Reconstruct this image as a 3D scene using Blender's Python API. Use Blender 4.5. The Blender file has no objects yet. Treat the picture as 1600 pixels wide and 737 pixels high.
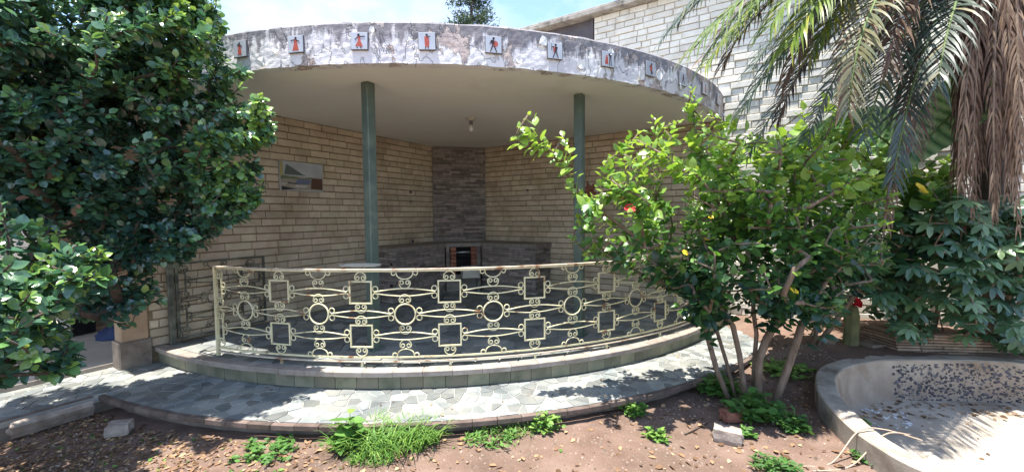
import bpy, bmesh, math, random
import numpy as np
from mathutils import Vector, Matrix
random.seed(7); rng = np.random.default_rng(11)
sc = bpy.context.scene
COL = sc.collection
# ------------------------------------------------------------------ camera, world, sun, exposure
F_PX, PITCH, ROLL, EYE = 640.67, 0.0497, -0.0079, 1.66
cam_d = bpy.data.cameras.new('camera'); cam = bpy.data.objects.new('camera', cam_d); COL.objects.link(cam)
cam_d.sensor_width = 36.0; cam_d.lens = F_PX/1600*36; cam_d.clip_end = 2000; cam_d.clip_start = .05
cp, sp, cr, sr = math.cos(PITCH), math.sin(PITCH), math.cos(ROLL), math.sin(ROLL)
e_x = Vector((1, 0, 0)); e_u = Vector((0, sp, cp)); e_f = Vector((0, cp, -sp))
c_r = e_x*cr + e_u*sr; c_u = -e_x*sr + e_u*cr
mw = Matrix((c_r, c_u, -e_f)).transposed().to_4x4(); mw.translation = (0, 0, EYE); cam.matrix_world = mw
sc.camera = cam
SUN_TO = Vector((-.115, -.085, 1)).normalized()
sun_el = math.asin(SUN_TO.z); sun_rot = math.atan2(SUN_TO.x, SUN_TO.y)
world = bpy.data.worlds.new('World'); sc.world = world; world.use_nodes = True
wt = world.node_tree; wt.nodes.clear()
w_out = wt.nodes.new('ShaderNodeOutputWorld'); w_bg = wt.nodes.new('ShaderNodeBackground'); w_bg.inputs[1].default_value = .15
w_sky = wt.nodes.new('ShaderNodeTexSky'); w_sky.sky_type = 'NISHITA'; w_sky.sun_disc = False
w_sky.sun_elevation = sun_el; w_sky.sun_rotation = sun_rot; w_sky.air_density = 1.0; w_sky.dust_density = .5; w_sky.ozone_density = 2.6
w_tc = wt.nodes.new('ShaderNodeTexCoord'); w_map = wt.nodes.new('ShaderNodeMapping'); w_map.inputs['Scale'].default_value = (1, 1, 1.8)
w_map.inputs['Location'].default_value = (.35, .2, .1)
w_n = wt.nodes.new('ShaderNodeTexNoise'); w_n.inputs['Scale'].default_value = 2.2; w_n.inputs['Detail'].default_value = 7; w_n.inputs['Roughness'].default_value = .55
w_r = wt.nodes.new('ShaderNodeValToRGB'); w_r.color_ramp.elements[0].position = .48; w_r.color_ramp.elements[1].position = .70
w_r.color_ramp.elements[0].color = (0, 0, 0, 1); w_r.color_ramp.elements[1].color = (1, 1, 1, 1)
w_mx = wt.nodes.new('ShaderNodeMix'); w_mx.data_type = 'RGBA'; w_mx.inputs[7].default_value = (3.2, 3.35, 3.6, 1)
wt.links.new(w_tc.outputs['Generated'], w_map.inputs[0]); wt.links.new(w_map.outputs[0], w_n.inputs['Vector']); wt.links.new(w_n.outputs[0], w_r.inputs[0])
wt.links.new(w_r.outputs[0], w_mx.inputs[0]); wt.links.new(w_sky.outputs[0], w_mx.inputs[6]); wt.links.new(w_mx.outputs[2], w_bg.inputs[0]); wt.links.new(w_bg.outputs[0], w_out.inputs[0])
sun_d = bpy.data.lights.new('sun', 'SUN'); sun_d.energy = 4.6; sun_d.angle = math.radians(.53); sun_d.color = (1, .95, .87)
sun = bpy.data.objects.new('sun', sun_d); COL.objects.link(sun); sun.rotation_euler = (-SUN_TO).to_track_quat('-Z', 'Y').to_euler(); sun.location = (0, 0, 30)
sc.view_settings.view_transform = 'Standard'; sc.view_settings.look = 'None'; sc.view_settings.gamma = 1; sc.view_settings.exposure = 1.48
sc.view_settings.use_curve_mapping = False

# ------------------------------------------------------------------ measured layout (metres, soil at z = 0)
CX, CY, TH = -1.1532, 8.6516, .5598
LD = np.array([math.sin(TH), math.cos(TH), 0]); RD = np.array([math.cos(TH), -math.sin(TH), 0]); CC = np.array([CX, CY, 0])
R_ROOF, R_RAIL, R_PLAT, R_SLAB = 4.979, 4.95, 5.089, 5.708
Z_CEIL, Z_FTOP, Z_PLAT, Z_SLAB = EYE+1.3456, EYE+1.704, EYE-1.375, EYE-1.541
def ray(u, v):
    X2 = (u-800)/F_PX; U2 = (368.5-v)/F_PX
    X = X2*cr-U2*sr; U = X2*sr+U2*cr
    return np.array([X, cp+U*sp, U*cp-sp])
def atz(u, v, z): d = ray(u, v); p = d*((z-EYE)/d[2]); return np.array([p[0], p[1], z])
def aty(u, v, Y): d = ray(u, v); p = d*(Y/d[1]); return np.array([p[0], p[1], p[2]+EYE])
def pol(deg, r, z=0.): a = math.radians(deg); q = CC+r*(-LD*math.cos(a)+RD*math.sin(a)); return np.array([q[0], q[1], z])
def pol_rot(deg):   # z rotation so that local +X runs along increasing angle and local -Y faces outwards
    a = math.radians(deg); t = LD*math.sin(a)+RD*math.cos(a); return math.atan2(t[1], t[0])
ROT_L = math.atan2(-LD[1], -LD[0]); ROT_R = math.atan2(RD[1], RD[0])

# ------------------------------------------------------------------ helpers
def mesh(name, v, f, mat=None, smooth=False):
    m = bpy.data.meshes.new(name); m.from_pydata([tuple(map(float, p)) for p in v], [], [tuple(map(int, q)) for q in f])
    if mat: m.materials.append(mat)
    if smooth: m.polygons.foreach_set('use_smooth', [True]*len(m.polygons))
    m.update(); return m
def link(name, data, parent=None, loc=(0, 0, 0), rot=(0, 0, 0), scale=None):
    o = bpy.data.objects.new(name, data); COL.objects.link(o)
    o.location = tuple(map(float, loc)); o.rotation_euler = rot
    if scale is not None: o.scale = scale if hasattr(scale, '__len__') else (scale,)*3
    if parent: o.parent = parent
    return o
def tag(o, label=None, cat=None, group=None, kind=None):
    if label: o['label'] = label
    if cat: o['category'] = cat
    if group: o['group'] = group
    if kind: o['kind'] = kind
    return o
def thing(name, label, cat, loc=(0, 0, 0), rz=0, group=None): return tag(link(name, None, None, loc, (0, 0, rz)), label, cat, group)
class MB:
    def __init__(s): s.v = []; s.f = []
    def add(s, v, f):
        n = len(s.v); s.v += [tuple(p) for p in v]; s.f += [tuple(i+n for i in q) for q in f]; return s
    def box(s, c, d, rz=0, ch=0, jit=0):
        x, y, z = d[0]/2, d[1]/2, d[2]/2; ca, sa = math.cos(rz), math.sin(rz)
        if ch:
            bm = bmesh.new(); bmesh.ops.create_cube(bm, size=1)
            for q in bm.verts: q.co = Vector((q.co.x*d[0], q.co.y*d[1], q.co.z*d[2]))
            bmesh.ops.bevel(bm, geom=bm.edges[:], offset=ch, segments=1, affect='EDGES')
            bm.verts.index_update(); vs = [tuple(q.co) for q in bm.verts]; fs = [tuple(q.index for q in f.verts) for f in bm.faces]; bm.free()
        else:
            vs = [(a*x, b*y, e*z) for e in (-1, 1) for b in (-1, 1) for a in (-1, 1)]
            fs = [(0, 2, 3, 1), (4, 5, 7, 6), (0, 1, 5, 4), (2, 6, 7, 3), (0, 4, 6, 2), (1, 3, 7, 5)]
        if jit: vs = [tuple(q+random.uniform(-jit, jit) for q in p) for p in vs]
        return s.add([(c[0]+p[0]*ca-p[1]*sa, c[1]+p[0]*sa+p[1]*ca, c[2]+p[2]) for p in vs], fs)
    def tube(s, pts, r, n=6, closed=False, cap=True, flat=None):
        pts = [np.array(p, float) for p in pts]; m = len(pts)
        rs = r if hasattr(r, '__len__') else [r]*m
        up = None; vs = []; fs = []
        for i in range(m):
            a = pts[(i-1) % m] if closed or i > 0 else pts[i]; b = pts[(i+1) % m] if closed or i < m-1 else pts[i]
            t = b-a; L = np.linalg.norm(t); t = t/L if L > 1e-9 else np.array([0, 0, 1.])
            if up is None: up = np.array([0, 1., 0]) if abs(t[1]) < .9 else np.array([1., 0, 0])
            x = np.cross(up, t); L = np.linalg.norm(x); x = x/L if L > 1e-6 else np.array([1., 0, 0]); y = np.cross(t, x); up = y
            for k in range(n):
                an = 2*math.pi*(k+.5)/n; vs.append(pts[i]+rs[i]*(math.cos(an)*x+math.sin(an)*y))
        for i in range(m if closed else m-1):
            j = (i+1) % m
            for k in range(n): fs.append((i*n+k, i*n+(k+1) % n, j*n+(k+1) % n, j*n+k))
        if cap and not closed: fs.append(tuple(range(n-1, -1, -1))); fs.append(tuple((m-1)*n+k for k in range(n)))
        return s.add(vs, fs)
    def lathe(s, prof, c=(0, 0, 0), n=20):
        vs = []; fs = []
        for (r, z) in prof:
            for k in range(n): a = 2*math.pi*k/n; vs.append((c[0]+r*math.cos(a), c[1]+r*math.sin(a), c[2]+z))
        for i in range(len(prof)-1):
            for k in range(n): fs.append((i*n+k, i*n+(k+1) % n, (i+1)*n+(k+1) % n, (i+1)*n+k))
        fs.append(tuple(range(n-1, -1, -1))); fs.append(tuple((len(prof)-1)*n+k for k in range(n)))
        return s.add(vs, fs)
    def prism(s, poly, z0, z1, top_inset=0):
        n = len(poly); c = np.mean([p[:2] for p in poly], axis=0)
        vs = [(p[0], p[1], z0) for p in poly]+[(p[0], p[1], z1-(top_inset*.6)) for p in poly]
        fs = [tuple(range(n-1, -1, -1))]+[(i, (i+1) % n, n+(i+1) % n, n+i) for i in range(n)]
        if top_inset:
            for p in poly:
                d = np.array(p[:2])-c; L = np.linalg.norm(d)+1e-6; q = c+d*max(.2, 1-top_inset/L); vs.append((q[0], q[1], z1))
            fs += [(n+i, n+(i+1) % n, 2*n+(i+1) % n, 2*n+i) for i in range(n)]+[tuple(range(2*n, 3*n))]
        else: fs.append(tuple(range(n, 2*n)))
        return s.add(vs, fs)
    def mesh(s, name, mat, smooth=False): return mesh(name, s.v, s.f, mat, smooth)
    def build(s, name, mat, parent=None, loc=(0, 0, 0), rot=(0, 0, 0), smooth=False): return link(name, s.mesh(name, mat, smooth), parent, loc, rot)
def arc_solid(r0, r1, z0, z1, a0, a1, n=90):
    """ring sector solid between two radii"""
    b = MB(); A = np.linspace(a0, a1, n+1); vs = []
    for a in A: vs += [pol(a, r0, z0), pol(a, r1, z0), pol(a, r1, z1), pol(a, r0, z1)]
    fs = []
    for i in range(n):
        p = 4*i; q = p+4
        fs += [(p, q, q+1, p+1), (p+1, q+1, q+2, p+2), (p+2, q+2, q+3, p+3), (p+3, q+3, q, p)]
    fs += [(0, 1, 2, 3), (4*n+3, 4*n+2, 4*n+1, 4*n)]
    return b.add(vs, fs)

# ------------------------------------------------------------------ materials
def nodes(name):
    m = bpy.data.materials.new(name); m.use_nodes = True; nt = m.node_tree; b = nt.nodes['Principled BSDF']; return m, nt, b
def nn(nt, t, **kw):
    n = nt.nodes.new('ShaderNode'+t)
    for k, v in kw.items():
        if k in n.inputs: n.inputs[k].default_value = v
        else: setattr(n, k, v)
    return n
def ramp(nt, src, stops):
    r = nn(nt, 'ValToRGB'); e = r.color_ramp.elements
    while len(e) < len(stops): e.new(.5)
    for i, (p, c) in enumerate(stops): e[i].position = p; e[i].color = (c[0], c[1], c[2], 1) if hasattr(c, '__len__') else (c, c, c, 1)
    nt.links.new(src, r.inputs[0]); return r.outputs[0]
def mixc(nt, fac, a, b, mode='MIX'):
    m = nn(nt, 'Mix', data_type='RGBA', blend_type=mode)
    for i, x in ((0, fac), (6, a), (7, b)):
        if hasattr(x, 'is_output'): nt.links.new(x, m.inputs[i])
        else: m.inputs[i].default_value = x if i == 0 else (x[0], x[1], x[2], 1)
    return m.outputs[2]
def mth(nt, op, a, b=0., clamp=False):
    m = nn(nt, 'Math', operation=op, use_clamp=clamp)
    for i, x in ((0, a), (1, b)):
        if hasattr(x, 'is_output'): nt.links.new(x, m.inputs[i])
        else: m.inputs[i].default_value = x
    return m.outputs[0]
def noise(nt, scale, detail=6, rough=.55, stretch=None, dist=0):
    g = nn(nt, 'NewGeometry'); src = g.outputs['Position']
    if stretch:
        mp = nn(nt, 'Mapping'); mp.inputs['Scale'].default_value = stretch; nt.links.new(src, mp.inputs[0]); src = mp.outputs[0]
    n = nn(nt, 'TexNoise'); n.inputs['Scale'].default_value = scale; n.inputs['Detail'].default_value = detail; n.inputs['Roughness'].default_value = rough; n.inputs['Distortion'].default_value = dist
    nt.links.new(src, n.inputs['Vector']); return n.outputs[0]
def bump(nt, b, h, strength=.3, dist=.01):
    n = nn(nt, 'Bump'); n.inputs['Strength'].default_value = strength; n.inputs['Distance'].default_value = dist
    nt.links.new(h, n.inputs['Height']); nt.links.new(n.outputs[0], b.inputs['Normal'])
def pmat(name, stops, scale=6, rough=.8, bs=60, bstr=.3, bd=.004, rnd=None, amt=.25, spec=.3, metal=0, stretch=None, hue=.0, stain=None):
    m, nt, b = nodes(name)
    if len(stops) and not hasattr(stops[0][0], '__len__'): pass
    col = ramp(nt, noise(nt, scale, stretch=stretch), stops)
    if stain:   # (colour, scale, lo, hi)
        f = ramp(nt, noise(nt, stain[1], 8, .6), [(stain[2], 0), (stain[3], 1)]); col = mixc(nt, f, col, stain[0])
    if rnd:
        r = nn(nt, 'ObjectInfo').outputs['Random'] if rnd == 'obj' else nn(nt, 'NewGeometry').outputs['Random Per Island']
        h = nn(nt, 'HueSaturation')
        nt.links.new(mth(nt, 'MULTIPLY_ADD', r, 2*amt), h.inputs['Value']); h.inputs['Value'].links[0].from_node.inputs[2].default_value = 1-amt
        w = nn(nt, 'TexWhiteNoise', noise_dimensions='1D'); nt.links.new(r, w.inputs['W'])
        if hue:
            k = mth(nt, 'MULTIPLY_ADD', w.outputs[0], hue); k.node.inputs[2].default_value = .5-hue/2; nt.links.new(k, h.inputs['Hue'])
        nt.links.new(col, h.inputs['Color']); col = h.outputs[0]
    nt.links.new(col, b.inputs['Base Color']); b.inputs['Roughness'].default_value = rough; b.inputs['Specular IOR Level'].default_value = spec; b.inputs['Metallic'].default_value = metal
    if bstr: bump(nt, b, noise(nt, bs, 6, .65), bstr, bd)
    return m
def leafmat(name, stops, rough=.38, trans=.3, spec=.5):
    m, nt, b = nodes(name); a = nn(nt, 'Attribute', attribute_name='tint')
    col = ramp(nt, a.outputs['Fac'], stops); n = noise(nt, 30, 3)
    col = mixc(nt, .35, col, ramp(nt, n, [(.3, .3), (.7, 1.)]), 'MULTIPLY')
    nt.links.new(col, b.inputs['Base Color']); b.inputs['Roughness'].default_value = rough; b.inputs['Specular IOR Level'].default_value = spec
    tr = nn(nt, 'BsdfTranslucent'); h = nn(nt, 'HueSaturation'); h.inputs['Value'].default_value = 1.5; h.inputs['Saturation'].default_value = 1.1; h.inputs['Hue'].default_value = .485
    nt.links.new(col, h.inputs['Color']); nt.links.new(h.outputs[0], tr.inputs[0])
    mx = nn(nt, 'MixShader'); mx.inputs[0].default_value = trans
    out = nt.nodes['Material Output']; nt.links.new(b.outputs[0], mx.inputs[1]); nt.links.new(tr.outputs[0], mx.inputs[2]); nt.links.new(mx.outputs[0], out.inputs[0]); return m
T = {}
def both(key, *a, **k): T[key] = pmat(key, *a, rnd='obj', **k); T[key+'_s'] = pmat(key+'_s', *a, rnd='island', **k)
both('brick', [(.3, (.48, .39, .28)), (.7, (.58, .49, .37))], scale=9, rough=.75, bs=90, bstr=.35, amt=.15, hue=.02, stain=((.33, .255, .165), 1.8, .48, .75))
both('hbrick', [(.3, (.68, .64, .55)), (.7, (.80, .77, .69))], scale=7, rough=.7, bs=70, bstr=.35, amt=.10, hue=.012, stain=((.50, .46, .38), 3, .55, .85))
T['mortar'] = pmat('mortar', [(.3, (.20, .15, .09)), (.7, (.30, .23, .15))], 20, .9, 120, .5)  # joints are cream like the bricks; their shadow is put into this darker tone
T['hmortar'] = pmat('hmortar', [(.3, (.42, .38, .31)), (.7, (.55, .51, .43))], 20, .9, 120, .5)
both('slate', [(.3, (.13, .15, .152)), (.5, (.19, .20, .19)), (.72, (.27, .265, .23))], scale=4, rough=.62, bs=45, bstr=.45, bd=.006, amt=.38, hue=.07, spec=.4, stain=((.30, .29, .25), 1.6, .52, .8))
T['grout'] = pmat('grout', [(.3, (.29, .28, .25)), (.7, (.42, .405, .36))], 14, .9, 90, .5)
both('edging', [(.3, (.085, .06, .05)), (.7, (.16, .12, .10))], scale=10, rough=.7, bs=60, bstr=.5, amt=.3, hue=.02)
both('nosing', [(.3, (.24, .195, .165)), (.7, (.36, .31, .27))], scale=10, rough=.7, bs=60, bstr=.5, amt=.15, hue=.02)
both('riser', [(.3, (.12, .12, .08)), (.5, (.18, .175, .12)), (.75, (.24, .20, .14))], scale=6, rough=.6, bs=50, bstr=.4, amt=.2, hue=.03)
both('strip', [(.3, (.17, .145, .13)), (.7, (.31, .265, .235))], scale=12, rough=.75, bs=60, bstr=.5, amt=.4, hue=.03)
both('pstrip', [(.3, (.16, .115, .085)), (.7, (.30, .225, .17))], scale=9, rough=.75, bs=60, bstr=.5, amt=.3, hue=.02)
T['ceiling'] = pmat('ceiling', [(.3, (.74, .735, .67)), (.7, (.80, .795, .73))], 1.5, .8, 40, .1, stain=((.62, .59, .51), 1.1, .6, .9))
T['pillar'] = pmat('pillar', [(.3, (.07, .10, .082)), (.7, (.11, .145, .118))], 5, .45, 60, .15, stain=((.22, .26, .20), 3, .55, .8))
T['iron'] = pmat('iron', [(.3, (.60, .55, .33)), (.7, (.72, .68, .45))], 12, .5, 120, .3, .002, stain=((.24, .12, .06), 7, .57, .66))
T['dark_iron'] = pmat('dark_iron', [(.3, (.05, .055, .045)), (.7, (.12, .125, .10))], 12, .5, 120, .3, .002, stain=((.22, .22, .17), 6, .5, .66))
T['rail_top'] = pmat('rail_top', [(.3, (.52, .43, .34)), (.7, (.66, .60, .48))], 8, .5, 120, .3, .002, stain=((.26, .13, .07), 7, .56, .66))
T['bark'] = pmat('bark', [(.3, (.11, .078, .055)), (.7, (.24, .18, .135))], 25, .85, 80, .7, .006, stretch=(1, 1, .3))
T['dbark'] = pmat('dbark', [(.3, (.045, .034, .026)), (.7, (.10, .075, .055))], 25, .85, 80, .7, .006)
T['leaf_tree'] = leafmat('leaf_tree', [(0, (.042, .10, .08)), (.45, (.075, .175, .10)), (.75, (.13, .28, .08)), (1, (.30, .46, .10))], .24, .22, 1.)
T['leaf_dead'] = leafmat('leaf_dead', [(0, (.10, .05, .03)), (1, (.26, .14, .08))], .7, .15, .2)
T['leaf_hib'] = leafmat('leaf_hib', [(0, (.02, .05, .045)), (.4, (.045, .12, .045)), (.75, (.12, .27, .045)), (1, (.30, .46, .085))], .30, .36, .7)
T['leaf_sch'] = leafmat('leaf_sch', [(0, (.04, .09, .06)), (.5, (.085, .18, .085)), (1, (.26, .38, .17))], .26, .22, .7)
T['leaf_ban'] = leafmat('leaf_ban', [(0, (.075, .18, .075)), (1, (.30, .42, .22))], .28, .4, .7)
T['leaf_weed'] = leafmat('leaf_weed', [(0, (.06, .15, .04)), (.6, (.13, .28, .055)), (1, (.28, .43, .10))], .5, .3, .3)
T['leaf_pine'] = leafmat('leaf_pine', [(0, (.04, .08, .05)), (1, (.13, .19, .09))], .6, .15, .2)
T['palm_green'] = leafmat('palm_green', [(0, (.03, .06, .02)), (.5, (.08, .15, .025)), (.85, (.18, .27, .04)), (1, (.40, .34, .05))], .42, .3, .4)
T['palm_grey'] = leafmat('palm_grey', [(0, (.05, .075, .06)), (.6, (.11, .15, .10)), (1, (.22, .20, .10))], .45, .2, .4)
T['palm_dry'] = leafmat('palm_dry', [(0, (.06, .036, .026)), (.5, (.18, .115, .08)), (1, (.38, .27, .185))], .7, .18, .2)
T['red_flower'] = pmat('red_flower', [(.3, (.55, .01, .02)), (.7, (.7, .03, .05))], 20, .5, 40, 0)
T['yellow_leaf'] = pmat('yellow_leaf', [(.3, (.65, .42, .02)), (.7, (.75, .55, .05))], 20, .5, 40, 0)
T['red_brick'] = pmat('red_brick', [(.3, (.20, .075, .05)), (.7, (.30, .13, .085))], 15, .8, 90, .4, rnd='obj', amt=.2)
T['dark'] = pmat('dark', [(.3, (.012, .012, .014)), (.7, (.025, .025, .028))], 10, .6, 60, .1)
T['black_plastic'] = pmat('black_plastic', [(.3, (.012, .012, .014)), (.7, (.02, .02, .022))], 10, .4, 60, .1)
T['blue_cloth'] = pmat('blue_cloth', [(.3, (.02, .035, .09)), (.7, (.035, .055, .14))], 10, .7, 60, .3)
T['counter'] = pmat('counter', [(.3, (.17, .15, .13)), (.7, (.27, .24, .21))], 14, .55, 70, .3)
T['steel'] = pmat('steel', [(.3, (.5, .5, .5)), (.7, (.6, .6, .58))], 14, .4, 70, .1, metal=.6)
T['cream'] = pmat('cream', [(.3, (.42, .40, .34)), (.7, (.54, .52, .45))], 9, .6, 70, .2)
T['render_tan'] = pmat('render_tan', [(.3, (.33, .22, .14)), (.7, (.46, .33, .22))], 5, .85, 50, .4, stain=((.25, .16, .10), 3, .5, .75))
T['base_stone'] = pmat('base_stone', [(.3, (.13, .10, .08)), (.7, (.24, .20, .165))], 10, .7, 60, .4)
T['white'] = pmat('white', [(.3, (.78, .78, .76)), (.7, (.84, .84, .82))], 4, .6, 60, .1)
T['porch_tile'] = pmat('porch_tile', [(.3, (.42, .38, .33)), (.7, (.52, .47, .41))], 4, .4, 60, .1)
T['panel'] = pmat('panel', [(.3, (.075, .065, .075)), (.6, (.11, .095, .10)), (.8, (.17, .11, .08))], 4, .45, 60, .2)
T['roof_conc'] = pmat('roof_conc', [(.3, (.24, .21, .18)), (.7, (.40, .37, .33))], 9, .9, 40, .6, .01, stain=((.12, .11, .10), 5, .5, .7))
T['concrete'] = pmat('concrete', [(.3, (.27, .23, .185)), (.7, (.40, .35, .29))], 5, .85, 60, .5, stain=((.13, .105, .075), 3.2, .48, .68))
T['pond_floor'] = pmat('pond_floor', [(.3, (.36, .31, .25)), (.7, (.48, .425, .36))], 3, .8, 60, .3, stain=((.22, .185, .145), 2.2, .5, .75))
T['pond_wall'] = pmat('pond_wall', [(.3, (.27, .215, .16)), (.7, (.40, .335, .265))], 4, .85, 70, .5, .008, stain=((.19, .135, .09), 3, .5, .75))
both('pebble', [(.3, (.04, .04, .05)), (.7, (.11, .10, .105))], scale=9, rough=.5, bs=60, bstr=.2, amt=.6, hue=.1)
T['stone'] = pmat('stone', [(.3, (.22, .17, .14)), (.7, (.40, .34, .29))], 12, .8, 50, .6, .01)
T['cactus'] = pmat('cactus', [(.3, (.07, .12, .03)), (.7, (.14, .19, .06))], 12, .6, 70, .4)
T['cactus_stem'] = pmat('cactus_stem', [(.3, (.07, .085, .035)), (.7, (.15, .15, .07))], 12, .7, 70, .6, stain=((.16, .12, .07), 8, .5, .7))
T['wood'] = pmat('wood', [(.3, (.30, .22, .16)), (.7, (.44, .35, .27))], 12, .8, 70, .4, stretch=(1, 1, .2))
T['glass_bulb'] = pmat('glass_bulb', [(.3, (.5, .5, .48)), (.7, (.6, .6, .58))], 5, .15, 50, 0, spec=.6)
T['tile_face'] = pmat('tile_face', [(.3, (.46, .49, .55)), (.7, (.56, .59, .64))], 8, .25, 60, .05, spec=.5)
T['tile_edge'] = pmat('tile_edge', [(.3, (.10, .10, .11)), (.7, (.16, .155, .16))], 8, .5, 60, .1)
T['fig_red'] = pmat('fig_red', [(.3, (.42, .08, .055)), (.7, (.52, .13, .09))], 40, .4, 60, 0)
T['fig_black'] = pmat('fig_black', [(.3, (.03, .02, .025)), (.7, (.06, .035, .035))], 40, .4, 60, 0)
def m_fascia():
    m, nt, b = nodes('fascia_plaster')
    g = nn(nt, 'NewGeometry'); sx = nn(nt, 'SeparateXYZ'); nt.links.new(g.outputs['Position'], sx.inputs[0])
    base = ramp(nt, noise(nt, 3, 8, .6), [(.3, (.62, .60, .63)), (.5, (.74, .73, .74)), (.7, (.82, .81, .80))])
    # grime running down from the coping: vertical streaks fading with height (a stain with a shape of its own)
    h = nn(nt, 'MapRange'); h.inputs['From Min'].default_value = Z_CEIL+.02; h.inputs['From Max'].default_value = Z_FTOP; nt.links.new(sx.outputs[2], h.inputs[0])
    st = noise(nt, 13, 8, .68, (1, 1, .2)); big = noise(nt, 1.6, 3, .5)
    s = mth(nt, 'ADD', mth(nt, 'MULTIPLY', h.outputs[0], .42), mth(nt, 'ADD', mth(nt, 'MULTIPLY', st, 1.0), mth(nt, 'MULTIPLY', big, .45)))
    col = mixc(nt, mth(nt, 'MULTIPLY', ramp(nt, s, [(.90, 0), (1.20, 1)]), .9), base, (.20, .19, .205))
    # flaked patches showing pinkish render with a pale rim
    pn = noise(nt, 3.0, 9, .66, (1, 1, .6), .15)
    right = nn(nt, 'MapRange'); right.inputs['From Min'].default_value = -2.5; right.inputs['From Max'].default_value = .5; right.inputs['To Min'].default_value = -.06; right.inputs['To Max'].default_value = .05; nt.links.new(sx.outputs[0], right.inputs[0])
    p2 = mth(nt, 'ADD', pn, right.outputs[0])
    flake = ramp(nt, p2, [(.575, 0), (.59, 1)])
    raw = ramp(nt, noise(nt, 14, 6, .6), [(.35, (.42, .34, .31)), (.6, (.56, .49, .46)), (.75, (.33, .31, .31))])
    col = mixc(nt, flake, col, raw)
    cr_ = ramp(nt, mth(nt, 'ABSOLUTE', mth(nt, 'SUBTRACT', noise(nt, 2.1, 5, .6, (1, 1, .6), .25), .5)), [(.002, 1), (.006, 0)])
    col = mixc(nt, mth(nt, 'MULTIPLY', cr_, .5), col, (.25, .23, .23))
    nt.links.new(col, b.inputs['Base Color']); b.inputs['Roughness'].default_value = .85; b.inputs['Specular IOR Level'].default_value = .2
    hgt = mth(nt, 'ADD', mth(nt, 'MULTIPLY', flake, -1.), mth(nt, 'ADD', mth(nt, 'MULTIPLY', cr_, -.8), mth(nt, 'MULTIPLY', noise(nt, 30, 6, .7), .5)))
    bump(nt, b, hgt, .9, .012); return m
T['fascia'] = m_fascia()
def m_soil():
    m, nt, b = nodes('soil')
    g = nn(nt, 'NewGeometry'); sx = nn(nt, 'SeparateXYZ'); nt.links.new(g.outputs['Position'], sx.inputs[0])
    a = ramp(nt, noise(nt, 2.2, 8, .6), [(.3, (.14, .09, .068)), (.55, (.215, .145, .112)), (.75, (.27, .195, .155))])
    dark = ramp(nt, noise(nt, 1.3, 6, .6), [(.45, 0), (.65, 1)])
    a = mixc(nt, mth(nt, 'MULTIPLY', dark, .6), a, (.09, .065, .048))
    sp_ = ramp(nt, noise(nt, 90, 3, .6), [(.60, 0), (.70, 1)]); a = mixc(nt, mth(nt, 'MULTIPLY', sp_, .5), a, (.42, .33, .27))
    nt.links.new(a, b.inputs['Base Color']); b.inputs['Roughness'].default_value = .95; b.inputs['Specular IOR Level'].default_value = .1
    bump(nt, b, mth(nt, 'ADD', noise(nt, 35, 8, .7), mth(nt, 'MULTIPLY', noise(nt, 160, 4, .7), .4)), .8, .02); return m
T['soil'] = m_soil()

# ------------------------------------------------------------------ setting: soil, terraces
from mathutils import noise as mnoise
def catmull(pts, n=8, closed=True):
    pts = [np.array(p, float) for p in pts]; m = len(pts); out = []
    for i in range(m if closed else m-1):
        p0, p1, p2, p3 = (pts[(i-1) % m], pts[i], pts[(i+1) % m], pts[(i+2) % m]) if closed else (pts[max(i-1, 0)], pts[i], pts[i+1], pts[min(i+2, m-1)])
        for k in range(n):
            t = k/n; out.append(.5*(2*p1+(p2-p0)*t+(2*p0-5*p1+4*p2-p3)*t*t+(3*p1-p0-3*p2+p3)*t**3))
    if not closed: out.append(pts[-1])
    return out
POND = catmull([(2.55, 2.31), (2.48, 2.55), (2.53, 2.88), (2.72, 3.35), (3.08, 3.8), (3.6, 4.06), (4.0, 4.10), (4.6, 4.07), (5.05, 3.98), (5.4, 3.6), (5.5, 3.0), (5.2, 2.3), (4.6, 1.8), (3.7, 1.6), (2.95, 1.8)], 6)
def offset_poly(P, d):
    out = []; n = len(P)
    for i in range(n):
        t = P[(i+1) % n]-P[i-1]; t = t/np.linalg.norm(t); out.append(P[i]+d*np.array([-t[1], t[0]]))
    return out
RIM_OUT = offset_poly(POND, .15); RIM_MID = np.array(offset_poly(POND, .07))
def inside(P, x, y):
    xs, ys = P[:, 0], P[:, 1]; xj, yj = np.roll(xs, 1), np.roll(ys, 1)
    return bool((((ys > y) != (yj > y)) & (x < (xj-xs)*(y-ys)/(yj-ys+1e-12)+xs)).sum() % 2)
def sstep(a, b, x): t = min(1, max(0, (x-a)/(b-a))); return t*t*(3-2*t)
def soil_h(x, y):
    e = sstep(-6, -5.5, x)*sstep(7, 6.5, x)*sstep(.6, 1, y)*sstep(7, 6.5, y)
    h = .016*mnoise.noise((x*1.3, y*1.3, 0))+.010*mnoise.noise((x*4, y*4, 3))+.009*mnoise.noise((x*9, y*9, 5))
    dx, dy = x+1.1532, y-8.6516; r = math.hypot(dx, dy)
    back = sstep(2.6, 3.4, x)*sstep(3.2, 4.2, y)*.13+sstep(1.7, 2.6, x)*sstep(3.6, 4.6, y)*.06
    return e*(h+back-.03*sstep(-1.5, -3.2, x))
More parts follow.
